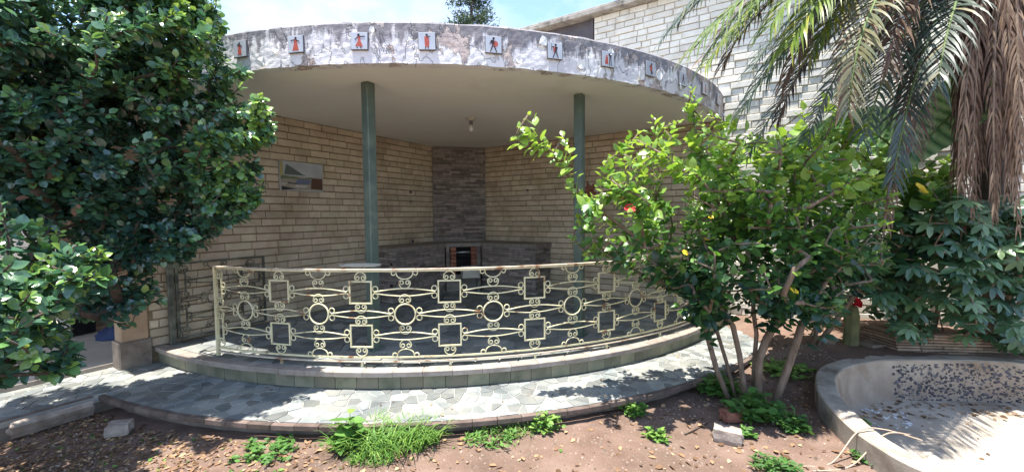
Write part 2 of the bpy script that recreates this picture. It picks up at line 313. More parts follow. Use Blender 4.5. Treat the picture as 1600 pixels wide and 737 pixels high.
def ground():
    x0, x1, y0, y1, d = -6.5, 7.5, .4, 7.4, .05; nx, ny = int((x1-x0)/d)+1, int((y1-y0)/d)+1
    vs = []; idx = {}; fs = []
    for j in range(ny):
        for i in range(nx):
            x, y = x0+i*d, y0+j*d
            if 2.2 < x < 5.8 and 1.3 < y < 4.4 and inside(RIM_MID, x, y): continue
            idx[i, j] = len(vs); vs.append((x, y, soil_h(x, y)))
    for j in range(ny-1):
        for i in range(nx-1):
            q = [(i, j), (i+1, j), (i+1, j+1), (i, j+1)]
            if all(k in idx for k in q): fs.append([idx[k] for k in q])
    B = 300; n = len(vs); xa, xb, ya, yb = x0, x0+(nx-1)*d, y0, y0+(ny-1)*d
    vs += [(-B, -B, 0), (B, -B, 0), (B, ya, 0), (-B, ya, 0), (-B, yb, 0), (B, yb, 0), (B, B, 0), (-B, B, 0), (xa, ya, 0), (xb, ya, 0), (xb, yb, 0), (xa, yb, 0)]
    fs += [(n, n+1, n+2, n+9, n+8, n+3), (n+4, n+11, n+10, n+5, n+6, n+7), (n+3, n+8, n+11, n+4), (n+9, n+2, n+5, n+10)]
    o = link('soil', mesh('soil', vs, fs, T['soil'], True)); tag(o, 'bare reddish brown garden soil', kind='structure'); return o
ground()

def voronoi(pts, box=.5):
    pts = np.array(pts); cells = []
    for i, p in enumerate(pts):
        d = pts-p; dd = (d**2).sum(1); near = np.argsort(dd)[1:19]
        poly = [p+np.array(q)*box for q in ((-1, -1), (1, -1), (1, 1), (-1, 1))]
        for j in near: poly = clip(poly, p+d[j]/2, d[j])
        cells.append(poly)
    return cells
def clip(poly, q, n):
    out = []; m = len(poly)
    for k in range(m):
        a, b = poly[k], poly[(k+1) % m]; da, db = (a-q)@n, (b-q)@n
        if da <= 0: out.append(a)
        if (da < 0 < db) or (db < 0 < da): out.append(a+(b-a)*da/(da-db))
    return out
def inset(poly, g):
    n = len(poly); A = poly
    out = list(A)
    for k in range(n):
        a, b = A[k], A[(k+1) % n]; t = b-a; L = np.linalg.norm(t)
        if L < 1e-5: continue
        t = t/L; nrm = np.array([t[1], -t[0]]); out = clip(out, a-nrm*g, nrm)
        if len(out) < 3: return []
    return out
def dart(n, sampler, dmin):
    P = []; cell = {}
    for _ in range(n):
        p = sampler()
        if p is None: continue
        k = (int(p[0]//dmin), int(p[1]//dmin)); ok = True
        for a in (-1, 0, 1):
            for b in (-1, 0, 1):
                for q in cell.get((k[0]+a, k[1]+b), ()):
                    if (q[0]-p[0])**2+(q[1]-p[1])**2 < dmin*dmin: ok = False; break
        if ok: P.append(p); cell.setdefault(k, []).append(p)
    return P
def paving(parent, sampler, clips, dmin, ztop, n, keep=300, gap=.006, thick=.03):
    P = [p+np.array([random.uniform(-.5, .5)*dmin, random.uniform(-.5, .5)*dmin]) for p in dart(n, sampler, dmin) if random.random() > .12]; cells = []
    for p, poly in zip(P, voronoi(P, dmin*2.2)):
        for q, nm in clips(p): poly = clip(poly, q, nm)
        poly = inset(poly, gap) if len(poly) > 2 else []
        if len(poly) > 2: cells.append((p[0]**2+p[1]**2, poly))
    cells.sort(key=lambda c: c[0]); rest = MB()
    for i, (_, poly) in enumerate(cells):
        z = ztop+random.uniform(-.004, .003)
        if i < keep:
            b = MB(); c = np.mean(poly, axis=0); b.prism([p-c for p in poly], -thick, 0, .004)
            link('paving_stone', b.mesh('paving_stone', T['slate']), parent, (c[0], c[1], z), (random.uniform(-.006, .006), random.uniform(-.006, .006), 0))
        else: rest.prism(poly, z-thick, z, .004)
    if rest.v: tag(rest.build('paving_stones', T['slate_s'], parent), kind='stuff')
def loc_st(t, s, z=0.): q = CC-LD*t+RD*s; return np.array([q[0], q[1], z])
def st(p): q = np.array([p[0]-CX, p[1]-CY, 0]); return -q@LD, q@RD
def sector(r, a0=0, a1=90, n=60): return [CC[:2]]+[pol(a, r)[:2] for a in np.linspace(a0, a1, n)]
# lower terrace
b = MB()
poly = [pol(a, 5.655)[:2] for a in np.linspace(6.6, 96, 70)]+[pol(96, 4.6)[:2]]+[pol(a, 4.6)[:2] for a in np.linspace(90, 2, 40)]+[loc_st(4.6, -.195)[:2], loc_st(8.6, -.195)[:2], loc_st(8.6, .585)[:2]]
b.prism(poly, Z_SLAB-.05, Z_SLAB-.006)
terr = b.build('lower_terrace', T['grout']); tag(terr, 'low curved terrace of pale crazy paving round the gallery', kind='structure')
poly2 = [pol(a, 5.60)[:2] for a in np.linspace(6.9, 95.8, 60)]+[pol(95.8, 4.7)[:2]]+[pol(a, 4.7)[:2] for a in np.linspace(90, 2, 40)]+[loc_st(4.7, -.15)[:2], loc_st(8.5, -.15)[:2], loc_st(8.5, .54)[:2]]
b = MB(); b.prism(poly2, -.12, Z_SLAB-.0505); b.build('terrace_base', T['base_stone'], terr)  # dark base colour stands in for the shadow beneath the overhanging lip
def samp():
    if random.random() < .70:
        a = random.uniform(5, 95); r = math.sqrt(random.uniform(4.95**2, 5.68**2)); q = pol(a, r); return np.array([q[0], q[1]])
    q = loc_st(random.uniform(4.9, 7.6), random.uniform(-.18, .60)); r = math.hypot(q[0]-CX, q[1]-CY)
    if r < 5.0: return None
    return np.array(q[:2])
def clp(p):
    t, s = st(p); out = []
    r = math.hypot(t, s); n = np.array([p[0]-CX, p[1]-CY])/r
    if math.degrees(math.atan2(s, t)) > 6.6: out.append((CC[:2]+n*5.660, n))
    else:
        out.append((loc_st(0, .585)[:2], RD[:2]))
        if r > 5.6 or True: pass
    if t > 4.9 and s < .3: out.append((loc_st(0, -.19)[:2], -RD[:2]))
    return out
paving(terr, samp, clp, .078, Z_SLAB, 16000, 300, .0035)
A = np.arange(6.4, 96, 1.9)
for a in A:
    w = math.radians(1.9)*5.69-.003; b = MB().box((0, 0, 0), (w, .046, .042), 0, .004)
    q = pol(a+.95, 5.685+random.uniform(-.003, .003), Z_SLAB-.020+random.uniform(-.002, .002)); link('edging_tile', b.mesh('edging_tile', T['edging']), terr, q, (0, 0, pol_rot(a+.95)))
for k in range(14):
    t = 5.70+k*.21; b = MB().box((0, 0, 0), (.207, .046, .042), 0, .004); q = loc_st(t+.1, .608+random.uniform(-.003, .003), Z_SLAB-.020); link('edging_tile', b.mesh('edging_tile', T['edging']), terr, q, (0, 0, ROT_L))
# raised gallery floor
b = MB(); b.prism(sector(5.035, 0, 90), -.1, Z_PLAT-.011)
plat = b.build('gallery_floor', T['grout']); tag(plat, 'raised quarter-round gallery floor of dark crazy paving', kind='structure')
def samp2():
    a = random.uniform(0, 90); r = math.sqrt(random.uniform(0, 4.97**2)); q = pol(a, r); return np.array(q[:2])
def clp2(p):
    n = np.array([p[0]-CX, p[1]-CY]); n = n/np.linalg.norm(n); return [(CC[:2]+n*4.985, n), (loc_st(0, .02)[:2], -RD[:2]), (loc_st(.02, 0)[:2], LD[:2])]
paving(plat, samp2, clp2, .135, Z_PLAT, 14000, 300)
for a in np.arange(0, 90, 3.):
    w = math.radians(3)*5.05-.003; b = MB(); n_ = 3
    vs = [pol(a+x, r, z) for x in np.linspace(.02, 2.98, 4) for r, z in ((4.985, Z_PLAT-.046), (5.086, Z_PLAT-.046), (5.089, Z_PLAT-.004), (5.084, Z_PLAT+.002), (4.985, Z_PLAT+.001))]
    fs = [(5*i+j, 5*i+(j+1) % 5, 5*i+5+(j+1) % 5, 5*i+5+j) for i in range(3) for j in range(5)]+[(4, 3, 2, 1, 0), (15, 16, 17, 18, 19)]
    link('nosing_tile', mesh('nosing_tile', vs, fs, T['nosing']), plat, (0, 0, random.uniform(-.002, .002)))
for a in np.arange(0, 90, 2.25):
    w = math.radians(2.25)*5.05-.003; b = MB().box((0, 0, 0), (w, .02, Z_PLAT-Z_SLAB-.05), 0, .003)
    link('riser_tile', b.mesh('riser_tile', T['riser']), plat, pol(a+1.125, 5.047+random.uniform(-.002, .002), (Z_PLAT+Z_SLAB-.046)/2), (0, 0, pol_rot(a+1.125)))

# ------------------------------------------------------------------ brick walls
BR = {}
def brick_mesh(L, H, D, mat, ch=.006):
    k = (round(L, 3), H, D, mat)
    if k not in BR:
        x, z, c = L/2, H/2, ch   # front face at y=-0 looking along -y, chamfered front edge
        vs = [(-x, D, -z), (x, D, -z), (x, D, z), (-x, D, z), (-x, c, -z), (x, c, -z), (x, c, z), (-x, c, z), (-x+c, 0, -z+c), (x-c, 0, -z+c), (x-c, 0, z-c), (-x+c, 0, z-c)]
        fs = [(0, 4, 7, 3), (1, 2, 6, 5), (3, 7, 6, 2), (0, 1, 5, 4), (8, 9, 10, 11), (4, 5, 9, 8), (5, 6, 10, 9), (6, 7, 11, 10), (7, 4, 8, 11)]
        BR[k] = mesh('brick', vs, fs, T[mat])
    return BR[k]
def brickwork(root, rects, sign, mat, keep, H=.098, bed=.013, perp=.006, pattern=None, flip=False, rank=None, skip=None, jut=.008):
    """bricks laid in courses over t,z rectangles; local X = t, wall face at local y=0, sign = +1 when the face looks along +Y"""
    items = []
    for (t0, t1, z0, z1) in rects:
        nrow = int(round((z1-z0)/H)); h = (z1-z0)/nrow
        for r in range(nrow):
            zc = z0+(r+.5)*h; t = t0-random.uniform(0, .25); k = r
            while t < t1:
                L = pattern(k); a, e = max(t, t0), min(t+L, t1); k += 1; t += L
                if e-a < .05 or (skip and skip((a+e)/2, zc)): continue
                items.append((round(((a+e)/2), 4), zc, e-a-perp, h-bed, L < .2))
    w = root.matrix_world.copy() if False else Matrix.Translation(root.location) @ Matrix.Rotation(root.rotation_euler.z, 4, 'Z')
    eye = Vector((0, 0, EYE)); items.sort(key=(rank or (lambda it: (w @ Vector((it[0], 0, it[1]))-eye).length)))
    rest = MB()
    for i, (tc, zc, L, h, short) in enumerate(items):
        L = round(L/.02)*.02 if abs(round(L/.02)*.02-L) < .004 else L
        pr = random.uniform(.0, jut)+(-.012 if short and jut > .01 else 0)
        ty, tr = random.uniform(-.012, .012), random.uniform(-.006, .006)
        if i < keep:
            o = link('brick', brick_mesh(L, round(h, 3), .05, mat), root, (tc, sign*pr, zc), (0, tr, (math.pi if sign > 0 else 0)+ty))
        else:
            m = brick_mesh(L, round(h, 3), .05, mat); R = Matrix.Rotation((math.pi if sign > 0 else 0)+ty, 4, 'Z') @ Matrix.Rotation(tr, 4, 'Y')
            rest.add([tuple(Vector((tc, sign*pr, zc))+(R @ q.co)) for q in m.vertices], [tuple(p.vertices) for p in m.polygons])
    if rest.v: tag(rest.build('brickwork', T[mat+'_s'], root), kind='stuff')
random.seed(3)
lw = thing('brick_wall', 'cream brick wall on the left inside the gallery, with the landscape picture', 'wall', (CX, CY, 0), ROT_L)
MB().box((2.56, -.125, 1.5), (5.12, .22, 3.2)).build('wall_core', T['mortar'], lw)
pat_l = lambda k: random.choice((.27, .30, .30, .33, .18))
brickwork(lw, [(.60, 5.12, Z_PLAT, Z_CEIL)], 1, 'brick', 300, pattern=pat_l, skip=lambda t, z: t < 2.2 and z < 1.05)
rw = thing('brick_wall', 'cream brick wall right of the chimney inside the gallery', 'wall', (CX, CY, 0), ROT_R)
MB().box((2.49, .125, 1.55), (4.98, .22, 3.1)).build('wall_core', T['mortar'], rw)
brickwork(rw, [(.60, 4.975, Z_PLAT, Z_CEIL)], -1, 'brick', 300, pattern=pat_l, skip=lambda t, z: t < 2.1 and z < 1.05)
# pier closing the left wall
pr = thing('wall_pier', 'tan plastered pier on a dark stone base ending the left gallery wall', 'pier', loc_st(5.24, -.075, 0), ROT_L)
MB().box((0, 0, 1.7), (.23, .18, 2.62), 0, .012).build('shaft', T['render_tan'], pr)
MB().box((0, 0, .25), (.27, .22, .30), 0, .012).build('plinth', T['base_stone'], pr)
# house on the right
ho = thing('house', 'tall white brick house wall with concrete roof edge behind the palm', 'house', (CX, CY, 0), ROT_R)
ZR = EYE+3.30
MB().box((7.24, .14, 2.48), (4.5, .24, 4.95)).build('wall', T['hmortar'], ho)
MB().box((4.0, .14, (Z_FTOP-.2+ZR)/2), (1.97, .24, ZR-Z_FTOP+.2)).build('wall', T['hmortar'], ho)
random.seed(5)
hp = lambda k: (.30, .155)[k % 2]+random.uniform(-.008, .008)
brickwork(ho, [(3.02, 9.4, Z_FTOP-.12, ZR), (4.99, 9.4, .0, Z_FTOP-.12)], -1, 'hbrick', 300, pattern=hp, jut=.013, perp=.009, bed=.012, rank=lambda it: (0 if it[1] > 1.5 and it[0] < 7.8 else 1, abs(it[0]-5.5)))
MB().box((5.4, 1.6, ZR+.04), (8.4, 3.5, .08), 0, .01).build('roof_slab', T['roof_conc'], ho)
MB().box((5.4, -.02, ZR+.105), (8.4, .16, .045), 0, .01).build('roof_edge', T['roof_conc'], ho)
MB().box((2.23, .06, (Z_FTOP+ZR)/2), (1.55, .05, ZR-Z_FTOP+.2)).build('shutter_panel', T['panel'], ho)
MB().box((2.98, .05, (Z_FTOP+ZR)/2), (.04, .09, ZR-Z_FTOP+.2)).build('shutter_frame', T['panel'], ho)

# ------------------------------------------------------------------ curved roof
rf = thing('curved_roof', 'flaking white curved concrete roof edge hung with figure tiles', 'roof', (0, 0, 0))
def fascia():
    nA, nZ = 420, 22; vs = []; fs = []
    for i in range(nA+1):
        a = -1+92*i/nA
        for j in range(nZ+1):
            z = Z_CEIL+(Z_FTOP-Z_CEIL)*j/nZ; s = a*.087; q = pol(a, 1)
            d = .006*mnoise.noise((s*3, z*3, 0))+.004*mnoise.noise((s*9, z*9, 1))+.003*mnoise.noise((s*25, z*25, 2))
            if j == 0: z += .010*mnoise.noise((s*8, 0, 7))-.002
            if j == nZ: z += .010*mnoise.noise((s*5, 0, 9)); d -= .012
            vs.append(pol(a, R_ROOF+d, z))
    m = nZ+1
    for i in range(nA):
        for j in range(nZ): fs.append((i*m+j, (i+1)*m+j, (i+1)*m+j+1, i*m+j+1))
    k = len(vs)
    for i in range(nA+1):
        a = -1+92*i/nA; vs += [pol(a, 4.87, Z_CEIL-.001), pol(a, 4.87, Z_FTOP-.004)]
    for i in range(nA):
        fs += [(i*m, k+2*i, k+2*i+2, (i+1)*m), (i*m+nZ, (i+1)*m+nZ, k+2*i+3, k+2*i+1), (k+2*i, k+2*i+1, k+2*i+3, k+2*i+2)]
    fs += [tuple(range(m))+(k+1, k), tuple(range(nA*m+nZ, nA*m-1, -1))+(k+2*nA, k+2*nA+1)]
    return link('fascia', mesh('fascia', vs, fs, T['fascia'], False), rf)
fascia()
b = MB(); b.prism(sector(4.868, -.5, 90.5, 80), Z_CEIL+.002, Z_CEIL+.12); b.build('ceiling', T['ceiling'], rf)
b = MB(); b.prism(sector(4.866, -.5, 90.5, 60), Z_FTOP-.10, Z_FTOP-.03); b.build('roof_deck', T['roof_conc'], rf)
def tri_fig(parts, y):
    b = MB()
    for P in parts: n = len(P); b.add([(p[0], y, p[1]) for p in P]+[(p[0], y+.004, p[1]) for p in P], [tuple(range(n))]+[(i, n+i, n+(i+1) % n, (i+1) % n) for i in range(n)])
    return b
def disc(x, z, r, n=10, sx=1): return [(x+r*sx*math.cos(2*math.pi*k/n), z+r*math.sin(2*math.pi*k/n)) for k in range(n)]
def limb(x0, z0, x1, z1, w): d = np.array([x1-x0, z1-z0]); d = d/np.linalg.norm(d); n = np.array([-d[1], d[0]])*w/2; return [(x0-n[0], z0-n[1]), (x1-n[0]*.7, z1-n[1]*.7), (x1+n[0]*.7, z1+n[1]*.7), (x0+n[0], z0+n[1])]
FIG = [  # (dark shapes, red shapes) of eleven small dancers, musicians and warriors
 ([disc(0, .045, .010), limb(0, .03, -.03, .04, .007), limb(.0, .03, .028, .02, .007)], [[(-.012, .032), (.012, .032), (.022, -.055), (-.024, -.055)]]),
 ([disc(.004, .05, .010), limb(0, .036, -.045, .032, .008), limb(.008, .034, .04, .018, .008)], [[(-.012, .038), (.014, .038), (.02, 0), (.032, -.058), (-.03, -.058), (-.014, 0)]]),
 ([disc(-.006, .05, .011), limb(-.01, .036, -.038, .01, .008), limb(0, .036, .05, .038, .008), limb(.012, -.05, .018, -.066, .008), limb(-.02, -.05, -.014, -.064, .008)], [[(-.014, .04), (.01, .038), (.012, 0), (.034, -.05), (-.036, -.045), (-.01, 0)]]),
 ([disc(0, .052, .010), limb(.0, .036, .03, .042, .008), limb(-.012, -.048, -.016, -.07, .007), limb(.01, -.048, .014, -.068, .007)], [[(-.02, .04), (.014, .04), (.022, 0), (.016, -.052), (-.016, -.052), (-.02, 0)]]),
 ([disc(0, .052, .011), [(-.03, .03), (0, .045), (.01, .01), (-.012, -.01)], limb(-.008, -.01, -.03, -.066, .011), limb(.004, -.012, .03, -.068, .011), limb(-.02, .03, -.036, .0, .008)], [disc(.012, .005, .028, 14)]),
 ([disc(.006, .052, .011), limb(-.012, .036, -.036, .03, .008), limb(-.036, .0, -.036, .062, .004), [(0, .04), (.026, .035), (.014, -.012), (-.002, -.01)], limb(0, -.012, -.024, -.068, .010), limb(.01, -.012, .032, -.066, .010)], [[(-.022, .034), (.002, .036), (.006, -.014), (-.016, -.016)]]),
 ([[(.0, .05), (.045, .06), (.04, .03), (.012, .03)], limb(.02, .03, .012, -.064, .008), limb(.03, .03, .036, -.064, .008)], [disc(-.016, .03, .010), [(-.03, .02), (-.004, .02), (.002, -.05), (-.04, -.05)]]),
 ([disc(.006, .048, .010), limb(.01, -.02, .0, -.062, .010), limb(.012, -.02, .026, -.054, .010), limb(-.006, .03, -.03, .014, .008)], [[(-.016, .038), (.016, .036), (.02, -.026), (-.012, -.026)]]),
 ([disc(0, .04, .009), limb(0, .03, -.02, -.05, .010), limb(0, .03, .026, -.05, .010), limb(-.01, .0, .03, .01, .007)], [[(-.01, .03), (.01, .03), (.012, 0), (-.01, 0)]]),
 ([disc(0, .04, .009), limb(0, -.02, .01, -.06, .009)], [[(-.012, .03), (.012, .03), (.018, -.04), (-.018, -.04)]]),
 ([disc(0, .04, .009), limb(0, -.02, -.01, -.06, .009)], [[(-.012, .03), (.012, .03), (.014, -.04), (-.016, -.04)]])]
tile_m = MB().box((0, .009, 0), (.152, .018, .152), 0, .003).mesh('tile_plaque', T['tile_edge']); glaze_m = MB().box((0, -.001, 0), (.144, .004, .144), 0, .001).mesh('glazed_face', T['tile_face'])
for k, (dk, rd) in enumerate(FIG):
    a = 16.75+6.72*k; t = link('figure_tile', tile_m, rf, pol(a, R_ROOF+.021, EYE+1.528+(.012 if k in (0, 9) else 0)), (0, random.uniform(-.02, .02), pol_rot(a)))
    link('glazed_face', glaze_m, t)
    tri_fig(rd, -.0042).build('red_figure', T['fig_red'], t); tri_fig(dk, -.0054).build('dark_figure', T['fig_black'], t)
# loose plaster flakes standing off the edge
for k, (a, z, s) in enumerate(((62.2, 1.44, .05), (65.3, 1.49, .05), (21.2, 1.50, .035), (31.5, 1.62, .025), (49, 1.60, .04), (53.5, 1.44, .045), (57.5, 1.60, .035), (46.3, 1.41, .03), (19.5, 1.40, .045), (70, 1.44, .03))):
    b = MB(); n = 7; vs = [(0, -.012, 0)]+[(s*(.7+.5*random.random())*math.cos(2*math.pi*i/n), -.004-random.random()*.02, s*1.2*(.7+.5*random.random())*math.sin(2*math.pi*i/n)) for i in range(n)]
    vs2 = [(p[0], p[1]+.004, p[2]) for p in vs]
    b.add(vs+vs2, [(0, i+1, (i+1) % n+1) for i in range(n)]+[(n+1, n+2+(i+1) % n, n+2+i) for i in range(n)]+[(i+1, n+2+i, n+2+(i+1) % n, (i+1) % n+1) for i in range(n)])
    b.build('plaster_flake', T['white'], rf, pol(a, R_ROOF+.012, EYE+z), (0, 0, pol_rot(a)))

# ------------------------------------------------------------------ steel pillars, lamp, picture, wall fittings
for k, (x, y, lab) in enumerate(((-1.4437, 4.2106, 'green painted steel pillar on the left, standing near the ring on the railing'), (.7677, 4.6683, 'green painted steel pillar on the right, partly behind the hibiscus'))):
    p = thing('steel_pillar', lab, 'pillar', (x, y, Z_PLAT), ROT_R, 'steel pillars under the roof edge')
    MB().box((0, 0, (Z_CEIL-Z_PLAT)/2), (.10, .10, Z_CEIL-Z_PLAT), 0, .008).build('shaft', T['pillar'], p)
    MB().box((0, 0, .008), (.16, .16, .012), 0, .003).build('base_plate', T['pillar'], p)
q = atz(736, 184, Z_CEIL)
lp = thing('ceiling_lamp', 'bare bulb on a pale round ceiling rose under the roof', 'lamp', q)
MB().lathe([(.012, -.045), (.05, -.035), (.075, -.006), (.075, 0)]).build('ceiling_rose', T['cream'], lp, smooth=True)
MB().lathe([(.02, -.10), (.024, -.09), (.024, -.05), (.014, -.044)]).build('socket', T['tile_edge'], lp, smooth=True)
MB().lathe([(.004, -.195), (.022, -.188), (.033, -.165), (.032, -.145), (.02, -.115), (.016, -.098)]).build('bulb', T['glass_bulb'], lp, smooth=True)
pc = thing('tile_picture', 'small painted landscape picture mounted on the left brick wall', 'picture', (*loc_st(3.39, .014)[:2], EYE+.36), ROT_L)
MB().box((0, .012, .2), (.63, .02, .40), 0, .003).build('picture_panel', pmat('pic_sky', [(.3, (.32, .35, .36)), (.7, (.46, .48, .48))], 5, .4, 60, .1), pc)
def pshape(polys, mat, y): # local x is reversed for a viewer in the room
    b = MB()
    for P in polys: n = len(P); b.add([(-p[0], y, p[1]) for p in P]+[(-p[0], y-.003, p[1]) for p in P], [tuple(range(n-1, -1, -1))]+[(i, (i+1) % n, n+(i+1) % n, n+i) for i in range(n)])
    return b.build('painted_shape', mat, pc)
flatc = lambda n, c: pmat(n, [(.3, tuple(x*.8 for x in c)), (.7, tuple(x*1.15 for x in c))], 14, .45, 60, .1)
pshape([[(-.25, .22), (-.22, .36), (-.13, .31), (.0, .24), (.06, .22)]], flatc('pic_hill', (.10, .13, .11)), .0245)
pshape([[(-.30, .02), (-.30, .2), (.30, .2), (.30, .02)]], flatc('pic_shore', (.33, .30, .24)), .0235)
pshape([[(-.30, .16), (-.05, .17), (-.05, .19), (-.30, .21)], [(-.1, .16), (.14, .20), (.16, .18), (-.05, .15)]], flatc('pic_green', (.14, .18, .10)), .0260)
pshape([[(-.12, .10), (.1, .10), (.14, .16), (-.05, .17)]], flatc('pic_blue', (.14, .17, .26)), .0270)
pshape([[(.12, .04), (.30, .03), (.30, .19), (.14, .19)]], flatc('pic_brown', (.11, .055, .04)), .0280)
pshape([[(-.29, .005), (-.1, .03), (-.29, .06)], [(-.2, .10), (-.02, .09), (-.2, .12)]], flatc('pic_dark', (.035, .035, .035)), .0285)
pshape([[(-.15, .05), (.05, .05), (.08, .085), (-.1, .085)], [(-.29, .08), (-.22, .08), (-.22, .1), (-.29, .1)]], flatc('pic_white', (.48, .47, .44)), .0290)
pshape([[(-.31, .20), (-.27, .20), (-.27, .39), (-.31, .39)]], flatc('pic_yellow', (.36, .32, .14)), .0292)
def fitting(t, z, s, lab, cat, name, left=True):
    q = loc_st(t, .016) if left else CC+RD*t-LD*.016
    o = thing(name, lab, cat, (q[0], q[1], z), ROT_L if left else ROT_R+math.pi)
    MB().box((0, 0, 0), (s, .02, s*1.1), 0, .003).build('cover', T['counter'], o); MB().box((0, .012, 0), (s*.5, .006, s*.5), 0, .001).build('insert', T['dark'], o)
fitting(1.33, EYE+.44, .045, 'small dark fixing hole cover high on the left brick wall near the chimney', 'wall fitting', 'wall_fitting')
fitting(1.33, EYE+.27, .035, 'tiny dark fixing below another on the left brick wall', 'wall fitting', 'wall_fitting')
fitting(1.31, EYE-.46, .075, 'grey socket box low on the left brick wall just above the counter', 'socket', 'wall_socket')
fitting(1.72, EYE+.47, .04, 'small dark fixing on the right brick wall beside the chimney', 'wall fitting', 'wall_fitting', False)

# ------------------------------------------------------------------ barbecue: chimney breast and curved-in counter
bq = thing('barbecue', 'corner barbecue clad in thin dark stone with counter and chimney breast', 'barbecue', (CX, CY, Z_PLAT), 0)
def w2l(p): return (p[0]-CX, p[1]-CY)
PL = loc_st(.735, .012); PR = CC+RD*.735-LD*.012
dv = PR[:2]-PL[:2]; LW = np.linalg.norm(dv); dvn = dv/LW; nv = np.array([dvn[1], -dvn[0]])   # nv faces the camera
RZ = math.atan2(dvn[1], dvn[0])
def cladding(p0, p1, z0, z1, h, lens, name, mat, keep=None, depth=.03, core=True):
    p0 = np.array(p0[:2]); p1 = np.array(p1[:2]); L = np.linalg.norm(p1-p0); t = (p1-p0)/L; rz = math.atan2(t[1], t[0]); n = int(round((z1-z0)/h)); hh = (z1-z0)/n; b = MB()
    nrm = np.array([t[1], -t[0]])
    for r in range(n):
        x = -random.uniform(0, lens[0]*.8)
        while x < L:
            w = random.uniform(*lens); a, e = max(0, x), min(L, x+w); x += w
            if e-a < .03: continue
            c = p0+t*(a+e)/2+nrm*(random.uniform(-.008, .008)-depth/2+.004)
            b.box((c[0]-CX, c[1]-CY, z0+(r+.5)*hh-Z_PLAT), (e-a-.004, depth, hh-.006), rz)
    return tag(b.build(name, T[mat+'_s'], bq), kind='stuff')
random.seed(9)
CT = EYE-.50     # counter top height
c0 = PL[:2]-dvn*.0; c1 = PR[:2]+dvn*.0
b = MB(); b.prism([w2l(PL), w2l(CC), w2l(PR)], CT-Z_PLAT, Z_CEIL-Z_PLAT-.002); b.build('chimney_breast', T['dark'], bq)
cladding(PL[:2]+nv*.028, PR[:2]+nv*.028, CT, Z_CEIL-.05, .042, (.12, .42), 'chimney_cladding', 'strip')
MB().box((*w2l((PL[:2]+PR[:2])/2+nv*.018), Z_CEIL-.026-Z_PLAT), (LW, .07, .045), RZ).build('chimney_lintel', T['counter'], bq)
# counter follows the two walls with a canted centre
def ctr(d, t_end_l=2.30, t_end_r=2.22): # outline of the counter front at depth d
    k = d
    return [loc_st(t_end_l, .012), loc_st(t_end_l, k), None, None, CC+RD*t_end_r-LD*k, CC+RD*t_end_r-LD*.012]
DC = .60
A0 = loc_st(2.30, DC)[:2]; A1 = (CC+RD*2.22-LD*DC)[:2]; K0 = loc_st(1.05, DC)[:2]; K1 = (CC+RD*1.05-LD*DC)[:2]
outl = [loc_st(2.30, .012)[:2], A0, K0, K1, A1, (CC+RD*2.22-LD*.012)[:2], PR[:2]+nv*.0, PL[:2]+nv*.0]
FW = np.linalg.norm(K1-K0); kd = (K1-K0)/FW; kn = np.array([kd[1], -kd[0]])
b = MB(); b.prism([w2l(p) for p in outl], CT-.065-Z_PLAT, CT-Z_PLAT); b.build('counter_top', T['counter'], bq)
# carcass in three blocks leaving the fire opening free
b = MB(); b.prism([w2l(p) for p in [loc_st(2.26, .012)[:2], loc_st(2.26, DC-.06)[:2], loc_st(1.09, DC-.06)[:2], PL[:2]]], .001, CT-.066-Z_PLAT); b.build('counter_base', T['dark'], bq)
b = MB(); b.prism([w2l(p) for p in [PR[:2], (CC+RD*1.09-LD*(DC-.06))[:2], (CC+RD*2.18-LD*(DC-.06))[:2], (CC+RD*2.18-LD*.012)[:2]]], .001, CT-.066-Z_PLAT); b.build('counter_base', T['dark'], bq)
cladding(A0-RD[:2]*.03+LD[:2]*.04, K0-RD[:2]*.03, Z_PLAT, CT-.066, .042, (.12, .4), 'base_cladding', 'strip')
cladding(K1+LD[:2]*.03, A1+LD[:2]*.03-RD[:2]*.03, Z_PLAT, CT-.066, .042, (.12, .4), 'base_cladding', 'strip')
cladding(A1+LD[:2]*.03-RD[:2]*.03, (CC+RD*2.19-LD*.012)[:2], Z_PLAT, CT-.066, .042, (.1, .3), 'end_cladding', 'strip')
cladding(loc_st(2.27, .012)[:2], A0+LD[:2]*.04, Z_PLAT, CT-.066, .042, (.1, .3), 'end_cladding', 'strip')
mid = (K0+K1)/2; zo0, zo1 = Z_PLAT+.30, CT-.07
OW = FW*.42
for s in (-1, 1):
    c = mid+kd*s*(OW/2+.055)-kn*.05; nb = 7; hb = (zo1-zo0)/nb
    for r in range(nb):
        o = MB().box((0, 0, 0), (.10, .14, hb-.008), 0, .004); link('jamb_brick', o.mesh('jamb_brick', T['red_brick']), bq, (*w2l(c), zo0+(r+.5)*hb-Z_PLAT), (0, 0, RZ+random.uniform(-.02, .02)))
    cladding(mid+kd*(s*(OW/2+.11) if s > 0 else -FW/2)-kn*.03, mid+kd*(FW/2 if s > 0 else -(OW/2+.11))-kn*.03, Z_PLAT, CT-.066, .042, (.08, .25), 'base_cladding', 'strip')
MB().box((*w2l(mid-kn*.10), .15), (FW*.9, .20, .298), RZ).build('hearth_block', T['counter'], bq)
MB().box((*w2l(mid-kn*.40), (zo0+zo1)/2-Z_PLAT), (OW+.1, .02, zo1-zo0), RZ).build('fire_back', T['dark'], bq)
MB().box((*w2l(mid-kn*.25), .302), (OW+.1, .32, .006), RZ).build('fire_floor', T['dark'], bq)
MB().tube([(*w2l(mid-kd*OW*.52-kn*.06), zo1-.10-Z_PLAT), (*w2l(mid+kd*OW*.52-kn*.06), zo1-.10-Z_PLAT)], .016, 8).build('grill_bar', T['steel'], bq, smooth=True)
for i in range(9):
    p = mid+kd*OW*(i/8-.5)*.96
    MB().tube([(*w2l(p-kn*.06), zo1-.24-Z_PLAT), (*w2l(p-kn*.36), zo1-.22-Z_PLAT)], .006, 5).build('grate_rod', T['dark'], bq)
q = mid+kn*.16+kd*.10
